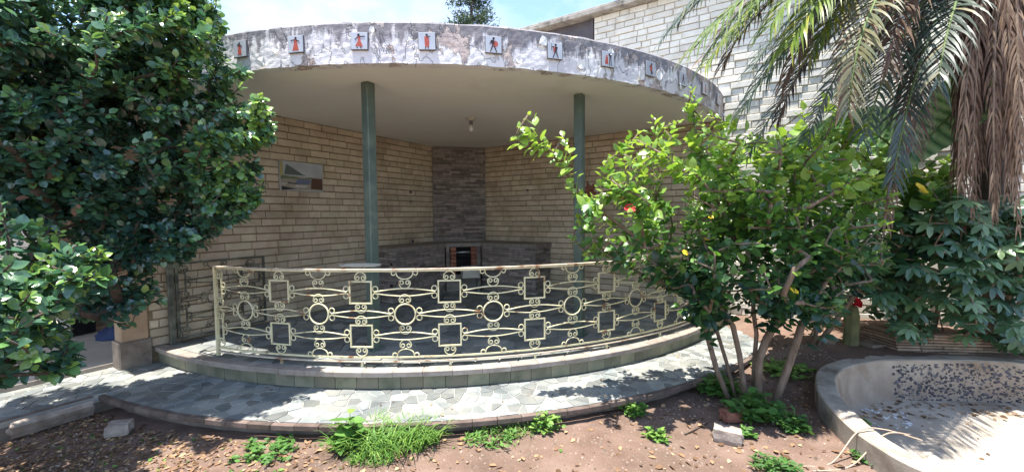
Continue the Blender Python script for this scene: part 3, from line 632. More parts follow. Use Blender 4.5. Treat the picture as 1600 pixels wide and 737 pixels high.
cb = thing('cream_tub', 'pale cream square tub on legs below the barbecue opening', 'tub', (q[0], q[1], Z_PLAT), RZ)
b = MB(); b.box((0, 0, .28), (.32, .24, .03), 0, .006)
for sx, sy, dx, dy in ((-1, 0, .02, .24), (1, 0, .02, .24), (0, -1, .32, .02), (0, 1, .32, .02)): b.box((sx*.15, sy*.11, .375), (dx, dy, .17), 0, .004)
b.build('basin', T['cream'], cb)
for sx in (-1, 1):
    for sy in (-1, 1): MB().box((sx*.13, sy*.09, .134), (.03, .03, .266)).build('leg', T['dark_iron'], cb)
# brown terracotta ornament on the right wall behind the hibiscus
q = CC+RD*2.98-LD*.03
orn = thing('wall_ornament', 'brown pointed terracotta ornament on the right wall behind the hibiscus', 'ornament', (q[0], q[1], EYE+.36), ROT_R)
for k, (ang, l) in enumerate(((2.5, .22), (1.9, .20), (1.2, .17), (3.2, .15))):
    b = MB(); b.tube([(0, 0, .02), (math.cos(ang)*l*.5, -.03, .02+math.sin(ang)*l*.5), (math.cos(ang)*l, -.012, .02+math.sin(ang)*l)], [.045, .038, .004], 8); b.build('horn', T['red_brick'], orn, smooth=True)
MB().lathe([(.03, -.1), (.085, -.04), (.09, .02), (.05, .06)], n=14).build('bowl', T['red_brick'], orn, smooth=True)

# ------------------------------------------------------------------ wrought iron railing
RB = .0065
def cscroll(a=.052, h=.078, r=RB*.85):
    """arch with two inward curls standing on z=0"""
    P = []; s = a*.46; zc = h-a*1.02; zc = max(zc, s*1.05)
    left = [(-a+s+s*(1-.62*k/14)*math.cos(math.pi+2*math.pi*1.15*k/14), zc+s*(1-.62*k/14)*math.sin(math.pi+2*math.pi*1.15*k/14)) for k in range(14, 0, -1)]
    arch = [(a*math.cos(math.pi-math.pi*k/12), zc+(h-zc)*math.sin(math.pi*k/12)) for k in range(13)]
    right = [(-x, z) for x, z in reversed(left)]
    return MB().tube([(x, 0, z) for x, z in left+arch+right], r, 5)
def uarc(w=.075, d=.055, r=RB*.9):
    P = [(w*math.cos(math.pi+math.pi*k/12), d*math.sin(math.pi+math.pi*k/12)) for k in range(13)]
    c = .024; rt = [(w+c+c*math.cos(math.pi-2*math.pi*.95*k/10)*(1-.03*k), c*math.sin(math.pi-2*math.pi*.95*k/10)*(1-.03*k)) for k in range(1, 11)]
    lf = [(-x, z) for x, z in reversed(rt)]
    return MB().tube([(x, 0, z) for x, z in lf+P+rt], r, 5)
def square(h=.1, w=None, r=.0085):
    w = w or h; b = MB()
    b.box((0, 0, h), (2*w+.013, .012, .013)); b.box((0, 0, -h), (2*w+.013, .012, .013)); b.box((-w, 0, 0), (.013, .012, 2*h-.013)); b.box((w, 0, 0), (.013, .012, 2*h-.013)); return b
def ringb(r=.094, t=.008, n=28): return MB().tube([(r*math.cos(2*math.pi*k/n), 0, r*math.sin(2*math.pi*k/n)) for k in range(n)], t, 6, True)
def twin(L, bow=.030): # lens-shaped pair of bars centred on 0
    b = MB()
    for s in (-1, 1): b.tube([(L*(k/12-.5), 0, s*(.005+bow*math.sin(math.pi*k/12))) for k in range(13)], RB*.95, 5)
    return b
def rail_kit(mat):
    K = dict(scroll=cscroll(), uarc=uarc(), square=square(), ring=ringb(), curl=ringb(.024, RB*.8, 14), twin=twin(.555), short=twin(.20, .012), half=square(.1, .035))
    return {k: b.mesh('railing_'+k, T[mat], k not in ('square', 'half')) for k, b in K.items()}
KIT = rail_kit('iron')
rail = thing('iron_railing', 'cream wrought iron railing with squares, rings and scrolls along the gallery edge', 'railing', (0, 0, Z_PLAT))
ZT, ZM, ZB_ = EYE-.689-Z_PLAT, EYE-.891-Z_PLAT, EYE-1.091-Z_PLAT
ZTOP, ZBOT = EYE-.488-Z_PLAT, EYE-1.287-Z_PLAT
def put(kit, key, name, a, x, z, flip=False, r=R_RAIL, parent=None, ry=0):
    da = math.degrees(x/r); q = pol(a+da, r, z); return link(name, kit[key], parent or rail, q, (0, math.pi if flip else ry, pol_rot(a+da)))
SP = 9.345; SQ = [20.05+SP*k for k in range(8)]; RG = [15.38+SP*k for k in range(8)]
def rail_arc(z, w, h, name, mat, a0=10.9, a1=89.0, r=R_RAIL, n=90):
    b = MB(); vs = []; fs = []
    for i in range(n+1):
        a = a0+(a1-a0)*i/n; vs += [pol(a, r-w/2, z-h/2), pol(a, r+w/2, z-h/2), pol(a, r+w/2, z+h/2), pol(a, r-w/2, z+h/2)]
    for i in range(n):
        p = 4*i; fs += [(p+j, p+(j+1) % 4, p+4+(j+1) % 4, p+4+j) for j in range(4)]
    fs += [(3, 2, 1, 0), (4*n, 4*n+1, 4*n+2, 4*n+3)]
    return b.add(vs, fs).build(name, T[mat], rail)
rail_arc(ZTOP+.008, .042, .011, 'hand_rail', 'rail_top'); rail_arc(ZTOP-.006, .014, .014, 'top_bar', 'iron')
rail_arc(ZBOT, .014, .016, 'bottom_bar', 'iron'); rail_arc(ZBOT-.038, .030, .010, 'foot_bar', 'rail_top')
MB().box((0, 0, ZTOP/2+.003), (.028, .028, ZTOP-.004)).build('end_post', T['iron'], rail, pol(10.9, R_RAIL), (0, 0, pol_rot(10.9)))
for a in SQ:
    for z in (ZT, ZB_):
        put(KIT, 'square', 'square_panel', a, 0, z)
        put(KIT, 'scroll', 'scroll', a, 0, z+.108); put(KIT, 'scroll', 'scroll', a, 0, z-.108, True)
        for s in (-1, 1):
            for e in (-1, 1): put(KIT, 'curl', 'curl', a, s*.136, z+e*.033)
        if a < 85: put(KIT, 'twin', 'twin_bar', a+SP/2, 0, z)
    put(KIT, 'twin', 'twin_bar', a, 0, ZM)
    MB().box((0, 0, (ZBOT-.05)/2+.002), (.02, .02, ZBOT-.048)).build('foot', T['iron'], rail, pol(a, R_RAIL), (0, 0, pol_rot(a)))
for a in RG:
    put(KIT, 'ring', 'ring_panel', a, 0, ZM); put(KIT, 'scroll', 'scroll', a, 0, ZM+.103); put(KIT, 'scroll', 'scroll', a, 0, ZM-.103, True)
    put(KIT, 'scroll', 'scroll', a, 0, ZT+.112, True); put(KIT, 'uarc', 'arc_scroll', a, 0, ZT+.175)
    put(KIT, 'scroll', 'scroll', a, 0, ZB_-.112+.0); put(KIT, 'uarc', 'arc_scroll', a, 0, ZB_-.175, True)
    for s in (-1, 1):
        for e in (-1, 1): put(KIT, 'curl', 'curl', a, s*.128, ZM+e*.033)
for z in (ZT, ZB_):
    put(KIT, 'half', 'square_panel', 10.9, .052, z); put(KIT, 'twin', 'twin_bar', 15.6, 0, z)
    put(KIT, 'scroll', 'scroll', 10.9, .052, z+.108); put(KIT, 'scroll', 'scroll', 10.9, .052, z-.108, True)
    for e in (-1, 1): put(KIT, 'curl', 'curl', 10.9, .112, z+e*.033)
put(KIT, 'short', 'twin_bar', 13.2, -.05, ZM)
# flower-pot ring beside the left pillar
q = aty(563, 417, 4.05)
pring = thing('pot_ring', 'empty iron flower pot ring on the railing in front of the left pillar', 'pot ring', q)
MB().tube([(.20*math.cos(2*math.pi*k/36), .10*math.sin(2*math.pi*k/36), .02) for k in range(36)], .007, 6, True).build('ring', T['cream'], pring, smooth=True)
MB().tube([(-.17, -.06, .012), (.17, -.06, .012)], .004, 5).build('bracket', T['cream'], pring)
MB().tube([(-.17, .055, .012), (.17, .055, .012)], .004, 5).build('bracket', T['cream'], pring)
# ------------------------------------------------------------------ gate folded back against the left wall
DK = rail_kit('dark_iron')
gt = thing('iron_gate', 'dark wrought iron gate folded back against the left brick wall', 'gate', (*loc_st(4.43, .075)[:2], Z_PLAT), ROT_L+math.pi)
GW, GZ0, GZ1 = .92, .045, .875
def gput(key, name, x, z, flip=False): return link(name, DK[key], gt, (x, 0, z), (0, math.pi if flip else 0, 0))
for x in (-GW/2, GW/2): MB().box((x, 0, (GZ0+GZ1)/2), (.022, .022, GZ1-GZ0)).build('stile', T['dark_iron'], gt)
for z in (GZ0, GZ1): MB().box((0, 0, z), (GW-.024, .02, .02)).build('frame_bar', T['dark_iron'], gt)
for z in (ZT, ZB_):
    gput('half', 'square_panel', -GW/2+.048, z-.02); gput('twin', 'twin_bar', -.08, z-.02); gput('square', 'square_panel', .30, z-.02)
    for s in (0, 1): gput('scroll', 'scroll', .30, z-.02+(-.108 if s else .108), bool(s)); gput('scroll', 'scroll', -GW/2+.06, z-.02+(-.108 if s else .108), bool(s))
    for e in (-1, 1):
        for x in (.164, .436, -.355): gput('curl', 'curl', x, z-.02+e*.033)
gput('ring', 'ring_panel', -.08, ZM-.02); gput('scroll', 'scroll', -.08, ZM+.083); gput('scroll', 'scroll', -.08, ZM-.123, True); gput('uarc', 'arc_scroll', -.08, ZT+.155); gput('uarc', 'arc_scroll', -.08, ZB_-.155, True)
gput('short', 'twin_bar', -.33, ZM-.02); gput('short', 'twin_bar', .17, ZM-.02); gput('short', 'twin_bar', .36, ZM-.02)
for x in (-.208, .048):
    for e in (-1, 1): gput('curl', 'curl', x, ZM-.02+e*.033)
q = loc_st(4.945, .08)
gp = thing('gate_post', 'grey green square gate post against the left brick wall', 'post', (q[0], q[1], Z_PLAT), ROT_L)
MB().box((0, 0, .46), (.052, .052, .90), 0, .004).build('shaft', T['dark_iron'], gp); MB().box((0, 0, .92), (.06, .06, .016), 0, .003).build('cap', T['dark_iron'], gp)
for z in (.2, .7): MB().tube([(-.045, 0, z-.03), (-.045, 0, z+.03)], .012, 8).build('hinge', T['dark_iron'], gp)

# ------------------------------------------------------------------ side porch on the far left
po = thing('side_porch', 'shaded side porch with a bright open doorway behind the leafy tree', 'porch', (CX, CY, 0), ROT_L)   # local x = t, y = s
MB().box((5.75, -1.8, .06), (5.3, 3.18, .20)).build('porch_floor', T['porch_tile'], po)
MB().box((5.75, -.204, .055), (5.3, .02, .21)).build('floor_edge', T['nosing'], po)
MB().box((4.0, -2.52, 1.6), (2.0, .24, 2.9)).build('wall', T['cream'], po)
MB().box((5.15, -2.46, 1.6), (.30, .30, 2.88)).build('door_jamb', T['render_tan'], po)
MB().box((5.58, -2.52, 2.75), (.58, .20, .58)).build('lintel', T['cream'], po)
MB().box((6.9, -2.52, 1.6), (2.06, .24, 2.9)).build('wall', T['cream'], po)
MB().box((5.85, -2.44, 1.26), (.05, .16, 2.2)).build('door_frame', T['render_tan'], po)
MB().box((3.06, -1.3, 1.6), (.2, 2.2, 2.9)).build('end_wall', T['render_tan'], po)
MB().box((4.35, -1.33, Z_CEIL+.11), (2.75, 2.96, .20)).build('porch_roof', T['ceiling'], po)
MB().box((7.35, -1.62, Z_CEIL+.112), (3.24, 2.5, .19)).build('porch_roof', T['ceiling'], po)
wl = thing('courtyard_wall', 'sunlit white wall seen through the doorway on the far left', 'wall', loc_st(5.9, -4.0, 0), ROT_L)
MB().box((0, 0, 1.5), (5, .2, 3.0)).build('wall_face', T['white'], wl); MB().box((0, 0, 3.02), (5.05, .3, .06)).build('coping', T['roof_conc'], wl)
q = loc_st(5.25, -2.05, .16)
bx = thing('black_box', 'small black box with pale side on the porch floor', 'box', q, ROT_L+.3)
MB().box((0, 0, .135), (.26, .24, .26), 0, .012).build('body', T['black_plastic'], bx); MB().box((.133, 0, .135), (.012, .22, .24), 0, .003).build('side_panel', T['cream'], bx); MB().box((0, 0, .275), (.2, .18, .02), 0, .004).build('lid', T['cream'], bx)
q = loc_st(5.02, -1.45, .16); bg = thing('cloth_bundle', 'dark blue cloth bundle lying on the porch floor', 'cloth', q, ROT_R)
b = MB(); n, mrow = 16, 7; vs = []
for j in range(mrow):
    ph = j/(mrow-1)*math.pi/2
    for k in range(n):
        a = 2*math.pi*k/n; r = math.cos(ph)*(1+.22*math.sin(3*a+j)); vs.append((.30*r*math.cos(a), .17*r*math.sin(a), .002+.13*math.sin(ph)*(1+.2*math.sin(2*a+j*.7))))
fs = [(j*n+k, j*n+(k+1) % n, (j+1)*n+(k+1) % n, (j+1)*n+k) for j in range(mrow-1) for k in range(n)]+[tuple(range(n-1, -1, -1))]
b.add(vs, fs).build('cloth', T['blue_cloth'], bg, smooth=True)

# ------------------------------------------------------------------ pond, planter, stones
pd = thing('garden_pond', 'dry concrete garden pond with a pebbled inner wall at the right', 'pond', (0, 0, 0))
ZRIM, ZFL = .165, -.235
def ring_band(P, Q, zp, zq):
    n = len(P); b = MB(); b.add([(p[0], p[1], zp[i] if hasattr(zp, '__len__') else zp) for i, p in enumerate(P)]+[(p[0], p[1], zq[i] if hasattr(zq, '__len__') else zq) for i, p in enumerate(Q)], [(i, (i+1) % n, n+(i+1) % n, n+i) for i in range(n)]); return b
IN2 = offset_poly(POND, -.05)
zj = [ZRIM+.006*mnoise.noise((p[0]*4, p[1]*4, 0)) for p in POND]
b = ring_band(RIM_OUT, RIM_OUT, -.12, [z-.008 for z in zj]); n = len(POND)
def addband(b, P, Q, zp, zq): c = ring_band(P, Q, zp, zq); b.add(c.v, c.f)
addband(b, RIM_OUT, offset_poly(POND, .14), [z-.008 for z in zj], zj); addband(b, offset_poly(POND, .14), offset_poly(POND, .01), zj, zj); addband(b, offset_poly(POND, .01), POND, zj, [z-.008 for z in zj])
b.build('rim', T['concrete'], pd)
b = MB(); rows = 8
for j in range(rows): # inner wall tapers inwards to the floor
    d0, d1 = -.05*j/rows, -.05*(j+1)/rows; z0, z1 = ZRIM-.008-(ZRIM-.008-ZFL)*j/rows, ZRIM-.008-(ZRIM-.008-ZFL)*(j+1)/rows
    addband(b, offset_poly(POND, d0), offset_poly(POND, d1), z0, z1)
b.build('inner_wall', T['pond_wall'], pd)
b = MB(); b.add([(p[0], p[1], ZFL) for p in offset_poly(POND, -.045)], [tuple(range(n))]); b.build('pond_floor', T['pond_floor'], pd)
random.seed(21); pb = MB(); L = 0
IPOND = np.array(POND)
for i in range(n):
    p, q = POND[i], POND[(i+1) % n]
    if not (p[0] > 3.85 and p[1] > 2.4): continue
    seg = q-p; ln = np.linalg.norm(seg); t = seg/ln; nm = np.array([t[1], -t[0]])  # inward
    for k in range(int(ln*620)):
        f = random.random(); zz = random.random(); z = ZRIM-.04-zz*(.36); c = p+seg*f+nm*(.05*(ZRIM-z)/(ZRIM-ZFL)+.001); s = random.choice((.006, .008, .010, .014, .018))*random.uniform(.8, 1.2)
        m_ = 7; ph = random.random()*6; rad = [s*random.uniform(.65, 1.15) for _ in range(m_)]
        vs = [(c[0]+t[0]*rad[e]*math.cos(ph+2*math.pi*e/m_), c[1]+t[1]*rad[e]*math.cos(ph+2*math.pi*e/m_), z+rad[e]*.8*math.sin(ph+2*math.pi*e/m_)) for e in range(m_)]
        top = c+nm*.006; pb.add(vs+[(top[0], top[1], z)], [(e, (e+1) % m_, m_) for e in range(m_)])
tag(pb.build('pebbles', T['pebble_s'], pd), kind='stuff')
# debris on the pond floor
q = atz(1668, 770, ZFL)
ur = thing('pond_pedestal', 'pale pink concrete pedestal standing in the pond at the right edge', 'pedestal', q)
MB().lathe([(.15, 0), (.15, .06), (.11, .08), (.085, .14), (.08, .36), (.10, .42), (.13, .45)], n=24).build('shaft', T['pond_floor'], ur, smooth=True)
MB().lathe([(.10, .451), (.16, .49), (.19, .53), (.19, .55), (.15, .54), (.05, .52)], n=24).build('bowl', T['concrete'], ur, smooth=True)
# stacked-stone planter
pl = thing('stone_planter', 'low planter wall of thin stacked brown stones behind the pond', 'planter', (0, 0, 0))
PLP = [np.array((4.00, 5.34)), np.array((4.12, 4.33)), np.array((5.75, 4.16))]
b = MB(); b.prism([p for p in [PLP[0]+(.06, -.0), PLP[1]+(.06, .05), PLP[2]+(0, .05), np.array((5.75, 4.30))]], -.05, .335); b.build('planter_soil', T['soil'], pl)
random.seed(31)
for (p0, p1) in ((PLP[0], PLP[1]), (PLP[1], PLP[2])):
    Ln = np.linalg.norm(p1-p0); t = (p1-p0)/Ln; rz = math.atan2(t[1], t[0]); nr = np.array([t[1], -t[0]])
    for r in range(7):
        x = -random.uniform(0, .15)
        while x < Ln:
            w = random.uniform(.16, .42); a, e = max(0, x), min(Ln, x+w); x += w
            if e-a < .04: continue
            c = p0+t*(a+e)/2-nr*(.035+random.uniform(-.008, .006)); hz = .031
            link('stacked_stone', MB().box((0, 0, 0), (e-a-.005, .08, hz-.007), 0, .003).mesh('stacked_stone', T['pstrip']), pl, (c[0], c[1], .148+(r+.5)*hz), (0, random.uniform(-.008, .008), rz))
b = MB(); b.box((4.9, 4.255, .07), (1.7, .06, .15), math.atan2(-.17, 1.63)); b.build('footing', T['dark'], pl)
def rock(name, lab, cat, c, d, rz=0, rx=0, mat='stone', seed=0, sub=2):
    random.seed(seed); bm = bmesh.new(); bmesh.ops.create_cube(bm, size=1); bmesh.ops.subdivide_edges(bm, edges=bm.edges[:], cuts=sub, use_grid_fill=True)
    bmesh.ops.smooth_vert(bm, verts=bm.verts[:], factor=.28, use_axis_x=True, use_axis_y=True, use_axis_z=True)
    for v in bm.verts:
        nz = mnoise.noise(v.co*2.4+Vector((seed, 0, 0)))*.16; v.co *= 1+nz; v.co = Vector((v.co.x*d[0], v.co.y*d[1], v.co.z*d[2]))
    m = bpy.data.meshes.new(name); bm.to_mesh(m); bm.free(); m.materials.append(T[mat]); o = link(name, m, None, c, (rx, 0, rz)); return tag(o, lab, cat)
q = loc_st(5.95, .715, .055); rock('stone_slab', 'flat pale stone slab propped against the terrace edge at the left', 'stone', tuple(q), (.46, .06, .12), ROT_L, -.55, 'stone', 2, 3)
rock('stone', 'small grey rock lying beside the propped stone slab', 'stone', (*atz(187, 668, .03)[:2], .03), (.15, .12, .09), .4, 0, 'stone', 5)
q = atz(1137, 680, .04); rock('stone', 'pale worn block in front of the hibiscus stems', 'stone', (q[0], q[1], .045), (.19, .11, .10), -.5, 0, 'stone', 8)
q = atz(1148, 648, .05); rock('loose_brick', 'brown loose brick lying at the foot of the hibiscus', 'brick', (q[0], q[1], .055), (.21, .11, .075), .12, 0, 'red_brick', 9, 2)
q = atz(1390, 545, .15); rock('stone', 'dark round stone beside the planter corner', 'stone', (4.0, 4.50, .17), (.22, .18, .10), .2, 0, 'base_stone', 12)
q = (3.30, 4.62); rock('stone', 'small broken brown stone on the soil near the cactus', 'stone', (3.62, 4.62, .155), (.16, .12, .09), .7, 0, 'base_stone', 15)
for k, (u, lab) in enumerate(((1281, 'left one of two pale wooden stakes standing by the planter'), (1297, 'right one of two pale wooden stakes standing by the planter'))):
    q = aty(u, 533, 5.05); o = MB().box((0, 0, .13), (.075, .045, .30), 0, .006).build('wooden_stake', T['wood'], None, (q[0], q[1], .06), (0, .03*(k-.5), .2)); tag(o, lab, 'stake', 'wooden stakes by the planter')
# ribbed cactus stem with a red bloom above it
q = aty(1329, 540, 4.55); ca = thing('cactus', 'short green ribbed cactus stem topped by a red bloom', 'cactus', (q[0], q[1], .12))
b = MB(); n = 24; vs = []; zs = [0, .1, .25, .4, .48, .51]
for j, z in enumerate(zs):
    for k in range(n): rr = (.070 if z < .45 else (.055 if z < .5 else .02))*(1+.10*math.cos(2*math.pi*k/4)); vs.append((rr*math.cos(2*math.pi*k/n), rr*math.sin(2*math.pi*k/n), z))
fs = [(j*n+k, j*n+(k+1) % n, (j+1)*n+(k+1) % n, (j+1)*n+k) for j in range(len(zs)-1) for k in range(n)]+[tuple((len(zs)-1)*n+k for k in range(n))]
b.add(vs, fs).build('stem', T['cactus_stem'], ca, smooth=True)
def bloom(name, mat, parent, c, r, seed=0):
    random.seed(seed); b = MB()
    for k in range(6):
        a = 2*math.pi*k/6+random.uniform(-.2, .2); ca_, sa_ = math.cos(a), math.sin(a); V = []
        for (x, w, z) in ((.1, .05, 0), (.5, .42, .22), (.9, .5, .42), (1.1, .2, .40)):
            for s in (-1, 0, 1): V.append((r*(x*ca_-s*w*sa_), r*(x*sa_+s*w*ca_), r*(z-(.08 if s == 0 else 0))))
        b.add(V, [(3*i+j, 3*i+j+1, 3*i+j+4, 3*i+j+3) for i in range(3) for j in range(2)])
    return b.build(name, T[mat], parent, c, (random.uniform(.2, .9), random.uniform(-.5, .5), 0), True)
bloom('bloom', 'red_flower', ca, (0, -.02, .545), .075, 4)

# ------------------------------------------------------------------ vegetation helpers
def unit(v): v = np.asarray(v, float); return v/(np.linalg.norm(v, axis=-1, keepdims=True)+1e-9)
def template(kind):
    if kind == 'ovate': rows = ((.0, .02), (.22, .30), (.5, .38), (.78, .22), (1., .0))
    elif kind == 'small': rows = ((.0, .02), (.4, .30), (.75, .24), (1., .0))
    elif kind == 'lance': rows = ((.0, .02), (.35, .16), (.75, .12), (1., .0))
    else: rows = ((.0, .03), (.5, .03), (1., .0))     # blade
    v = []; f = []
    for i, (x, w) in enumerate(rows):
        dz = -.16*x*x
        if w == 0: v.append((x, 0, dz))
        else: v += [(x, -w, dz+.18*w), (x, 0, dz), (x, w, dz+.18*w)]
    for i in range(len(rows)-1):
        a = 3*i
        if rows[i+1][1] == 0: f += [(a, a+1, a+3), (a+1, a+2, a+3)]
        else: f += [(a, a+1, a+4, a+3), (a+1, a+2, a+5, a+4)]
    return np.array(v), f
def leaves(name, P, D, N, L, tint, mat, parent, kind='ovate', wr=1., origin=(0, 0, 0)):
    P = np.asarray(P, float)-np.asarray(origin, float); D = unit(D); N = np.asarray(N, float); L = np.asarray(L, float)
    Y = unit(np.cross(N, D)); Z = np.cross(D, Y); V, Fc = template(kind); n = len(P); m = len(V)
    W = wr*(np.ones(n) if np.isscalar(wr) else 1)
    curl = rng.uniform(.3, 1.8, n)
    co = P[:, None]+L[:, None, None]*(V[None, :, 0:1]*D[:, None]+V[None, :, 1:2]*W[:, None, None]*Y[:, None]+(V[None, :, 2:3]*curl[:, None, None])*Z[:, None])
    co = co.reshape(-1, 3)
    loops = []; starts = []; tot = []; base = 0
    fl = [len(f) for f in Fc]; flat = np.concatenate([np.array(f) for f in Fc])
    L_all = (flat[None, :]+(np.arange(n)*m)[:, None]).ravel(); tot = np.tile(fl, n); starts = np.concatenate([[0], np.cumsum(tot)[:-1]])
    me = bpy.data.meshes.new(name); me.vertices.add(len(co)); me.vertices.foreach_set('co', co.ravel()); me.loops.add(len(L_all)); me.loops.foreach_set('vertex_index', L_all.astype(np.int32))
    me.polygons.add(len(tot)); me.polygons.foreach_set('loop_start', starts.astype(np.int32)); me.polygons.foreach_set('use_smooth', np.ones(len(tot), bool))
    at = me.attributes.new('tint', 'FLOAT', 'POINT'); at.data.foreach_set('value', np.repeat(np.clip(tint, 0, 1), m).astype(np.float32))
    me.materials.append(T[mat] if isinstance(mat, str) else mat); me.update(calc_edges=True); me.validate()
    return link(name, me, parent)
def grow(stems, tips, wander=.10, bias=.35, minz=-9):
    """stems: list of polylines sharing a base; tips joined to the nearest earlier node. Returns nodes, parents, list of tip node ids"""
    nodes = []; par = []
    for s in stems:
        prev = -1
        for p in s: nodes.append(np.array(p, float)); par.append(prev); prev = len(nodes)-1
    base = np.mean([s[0] for s in stems], axis=0); tips = sorted([np.array(t, float) for t in tips], key=lambda t: np.linalg.norm(t-base)); ids = []
    blocked = {i for i, p in enumerate(par) if p < 0 or nodes[i][2] < minz}
    for t in tips:
        A = np.array(nodes); d = np.linalg.norm(A-t, axis=1)+bias*np.maximum(0, A[:, 2]-t[2])+.02*np.linalg.norm(A-base, axis=1)
        d[list(blocked)] += 5; k = int(d.argmin()); a = nodes[k]; ln = np.linalg.norm(t-a); m = max(1, min(4, int(ln/.18))); prev = k
        for i in range(1, m+1):
            f = i/m; p = a+(t-a)*f
            if i < m: p = p+rng.normal(0, wander*ln*.3, 3)+np.array([0, 0, -.10*ln*math.sin(math.pi*f)])
            nodes.append(p); par.append(prev); prev = len(nodes)-1
        ids.append(prev)
    return nodes, par, ids
def branches(name, nodes, par, mat, parent, r0=.004, gain=.0032, rmax=.05, origin=(0, 0, 0), n=5, power=.5):
    cnt = [0]*len(nodes); ch = {}
    for i, p in enumerate(par): ch.setdefault(p, []).append(i)
    for i in range(len(nodes)-1, -1, -1):
        cnt[i] += 1 if i not in ch else 0
        if par[i] >= 0: cnt[par[i]] += cnt[i]
    rad = [min(rmax, r0+gain*(c**power)) for c in cnt]; b = MB(); o = np.array(origin)
    done = set()
    for i in range(len(nodes)):   # follow chains along the thickest child
        if i in done or (par[i] >= 0 and max(ch[par[i]], key=lambda c: cnt[c]) == i): continue
        chain = ([par[i]] if par[i] >= 0 else [])+[i]; done.add(i); k = i
        while k in ch: k = max(ch[k], key=lambda c: cnt[c]); chain.append(k); done.add(k)
        if len(chain) > 1:
            rs = [rad[c] for c in chain]
            if par[i] >= 0: rs[0] = min(rs[0], rs[1]*1.15)
            b.tube([nodes[c]-o for c in chain], rs, n)
    return b.build(name, T[mat], parent, smooth=True)
def twig_leaves(nodes, par, ids, per, spread, size, up=.5, tint=None, back=2, lean=(0, 0, 0)):
    lean = np.array(lean)
    P = []; D = []; N = []; L = []; Ti = []
    for k in ids:
        seg = [k]; j = k
        for _ in range(back):
            if par[j] >= 0: j = par[j]; seg.append(j)
        pts = [nodes[s] for s in seg]; ax = unit(pts[0]-pts[-1]) if len(pts) > 1 else np.array([0, 0, 1.])
        x = unit(np.cross(ax, [0.3, .1, 1])); y = np.cross(ax, x); nl = max(2, int(rng.normal(per, per*.2))); ph = rng.uniform(0, 6.28); tb = tint(nodes[k]) if tint else .5
        ln = sum(np.linalg.norm(pts[i]-pts[i+1]) for i in range(len(pts)-1)); ln = min(ln, spread)
        for i in range(nl):
            f = i/nl; a = ph+i*2.4; p = pts[0]-ax*ln*f*.98+rng.normal(0, .006, 3)
            out = math.cos(a)*x+math.sin(a)*y
            d = unit(out*(.55+.6*f)+ax*(1.0-.6*f)+np.array([0, 0, -.12-.25*f])+rng.normal(0, .15, 3))
            nn_ = unit(np.array([0, 0, 1.])*up+out*(-.3)+ax*.25+lean+rng.normal(0, .38, 3))
            P.append(p+out*.008); D.append(d); N.append(nn_); L.append(size*rng.uniform(.45, 1.25)*(.55+.45*min(1, f*3+.2))); Ti.append(tb+(.28 if f < .25 else 0)+rng.normal(0, .13))
    return P, D, N, L, Ti
def blob_pts(blobs, n, shell=.55):
    """random points in a union of ellipsoids (centre, radii), more of them towards the surface"""
    w = np.array([b[1][0]*b[1][1]*b[1][2] for b in blobs])**.8; w = w/w.sum(); out = []
    for k in rng.choice(len(blobs), n, p=w):
        c, r = blobs[k]; d = unit(rng.normal(0, 1, 3)); f = rng.uniform(0, 1)**(1/3) if rng.random() > shell else rng.uniform(.8, 1.04); out.append(np.array(c)+d*f*np.array(r))
    return out

# ------------------------------------------------------------------ large leafy tree on the left
rng = np.random.default_rng(5)
def px_blob(u, v, Y, rp, ry=None): # circle of rp pixels at depth Y
    c = aty(u, v, Y); r = rp*Y/F_PX; return (c, (r, ry or r*.9, r))
tb = np.array([-3.75, 2.45, 0.])
lt = thing('leafy_tree', 'dense dark green leafy tree filling the upper left corner', 'tree', tb)
BL = [px_blob(330, 210, 3.50, 88, .40), px_blob(250, 95, 3.40, 105, .5), px_blob(180, 20, 3.15, 120, .55), px_blob(60, 60, 3.05, 130, .55), px_blob(70, 200, 3.10, 120, .5), px_blob(180, 200, 3.35, 110, .5),
      px_blob(210, 300, 3.45, 80, .4), px_blob(290, 315, 3.50, 62, .32), px_blob(335, 250, 3.55, 75, .34), px_blob(150, 340, 3.40, 55, .3), px_blob(60, 285, 3.15, 75, .4), px_blob(215, 390, 3.45, 48, .26), px_blob(180, 430, 3.35, 34, .2), px_blob(275, -30, 3.35, 75, .5),
      px_blob(395, 180, 3.55, 32, .22), px_blob(310, 30, 3.35, 40, .3), px_blob(355, 330, 3.55, 32, .2), px_blob(-80, 120, 2.95, 130, .5), px_blob(165, 470, 3.4, 34, .15), px_blob(205, 440, 3.4, 42, .2), px_blob(225, 400, 3.4, 42, .2), px_blob(400, 195, 3.5, 30, .2), px_blob(370, 300, 3.5, 40, .2), px_blob(235, 345, 3.4, 60, .3), px_blob(120, 380, 3.35, 45, .25), px_blob(120, 290, 3.3, 70, .35)]
cl = blob_pts(BL, 430, .62); tips = [c+rng.normal(0, 1, 3)*(.085, .085, .05) for c in cl for _ in range(9)]+[aty(u, v, 3.5)+rng.normal(0, .05, 3) for u, v in ((415, 285), (395, 300), (380, 285), (400, 270), (330, 75), (345, 85), (360, 95), (300, 380), (265, 400), (230, 455), (205, 478), (240, 480), (170, 470), (150, 455), (340, 300), (255, 440), (210, 500), (340, 350), (425, 180), (360, 8), (345, 20))]
def to_px(p):
    q = Vector((p[0], p[1], p[2]-EYE)); d = q.dot(e_f); return 800+F_PX*q.dot(c_r)/d, 368.5-F_PX*q.dot(c_u)/d
CROWN = np.array([(-900, -900), (300, -900), (335, -40), (340, 10), (350, 45), (330, 80), (395, 112), (428, 160), (425, 215), (405, 245), (430, 285), (390, 325), (345, 372), (308, 405), (275, 445), (258, 495), (200, 520), (120, 505), (60, 470), (-900, 480)], float)
tips = [t for t in tips if t[2] > .4 and inside(CROWN, *to_px(t))]
tp3 = lambda *l: [tb]+[np.array(q, float) for q in l]
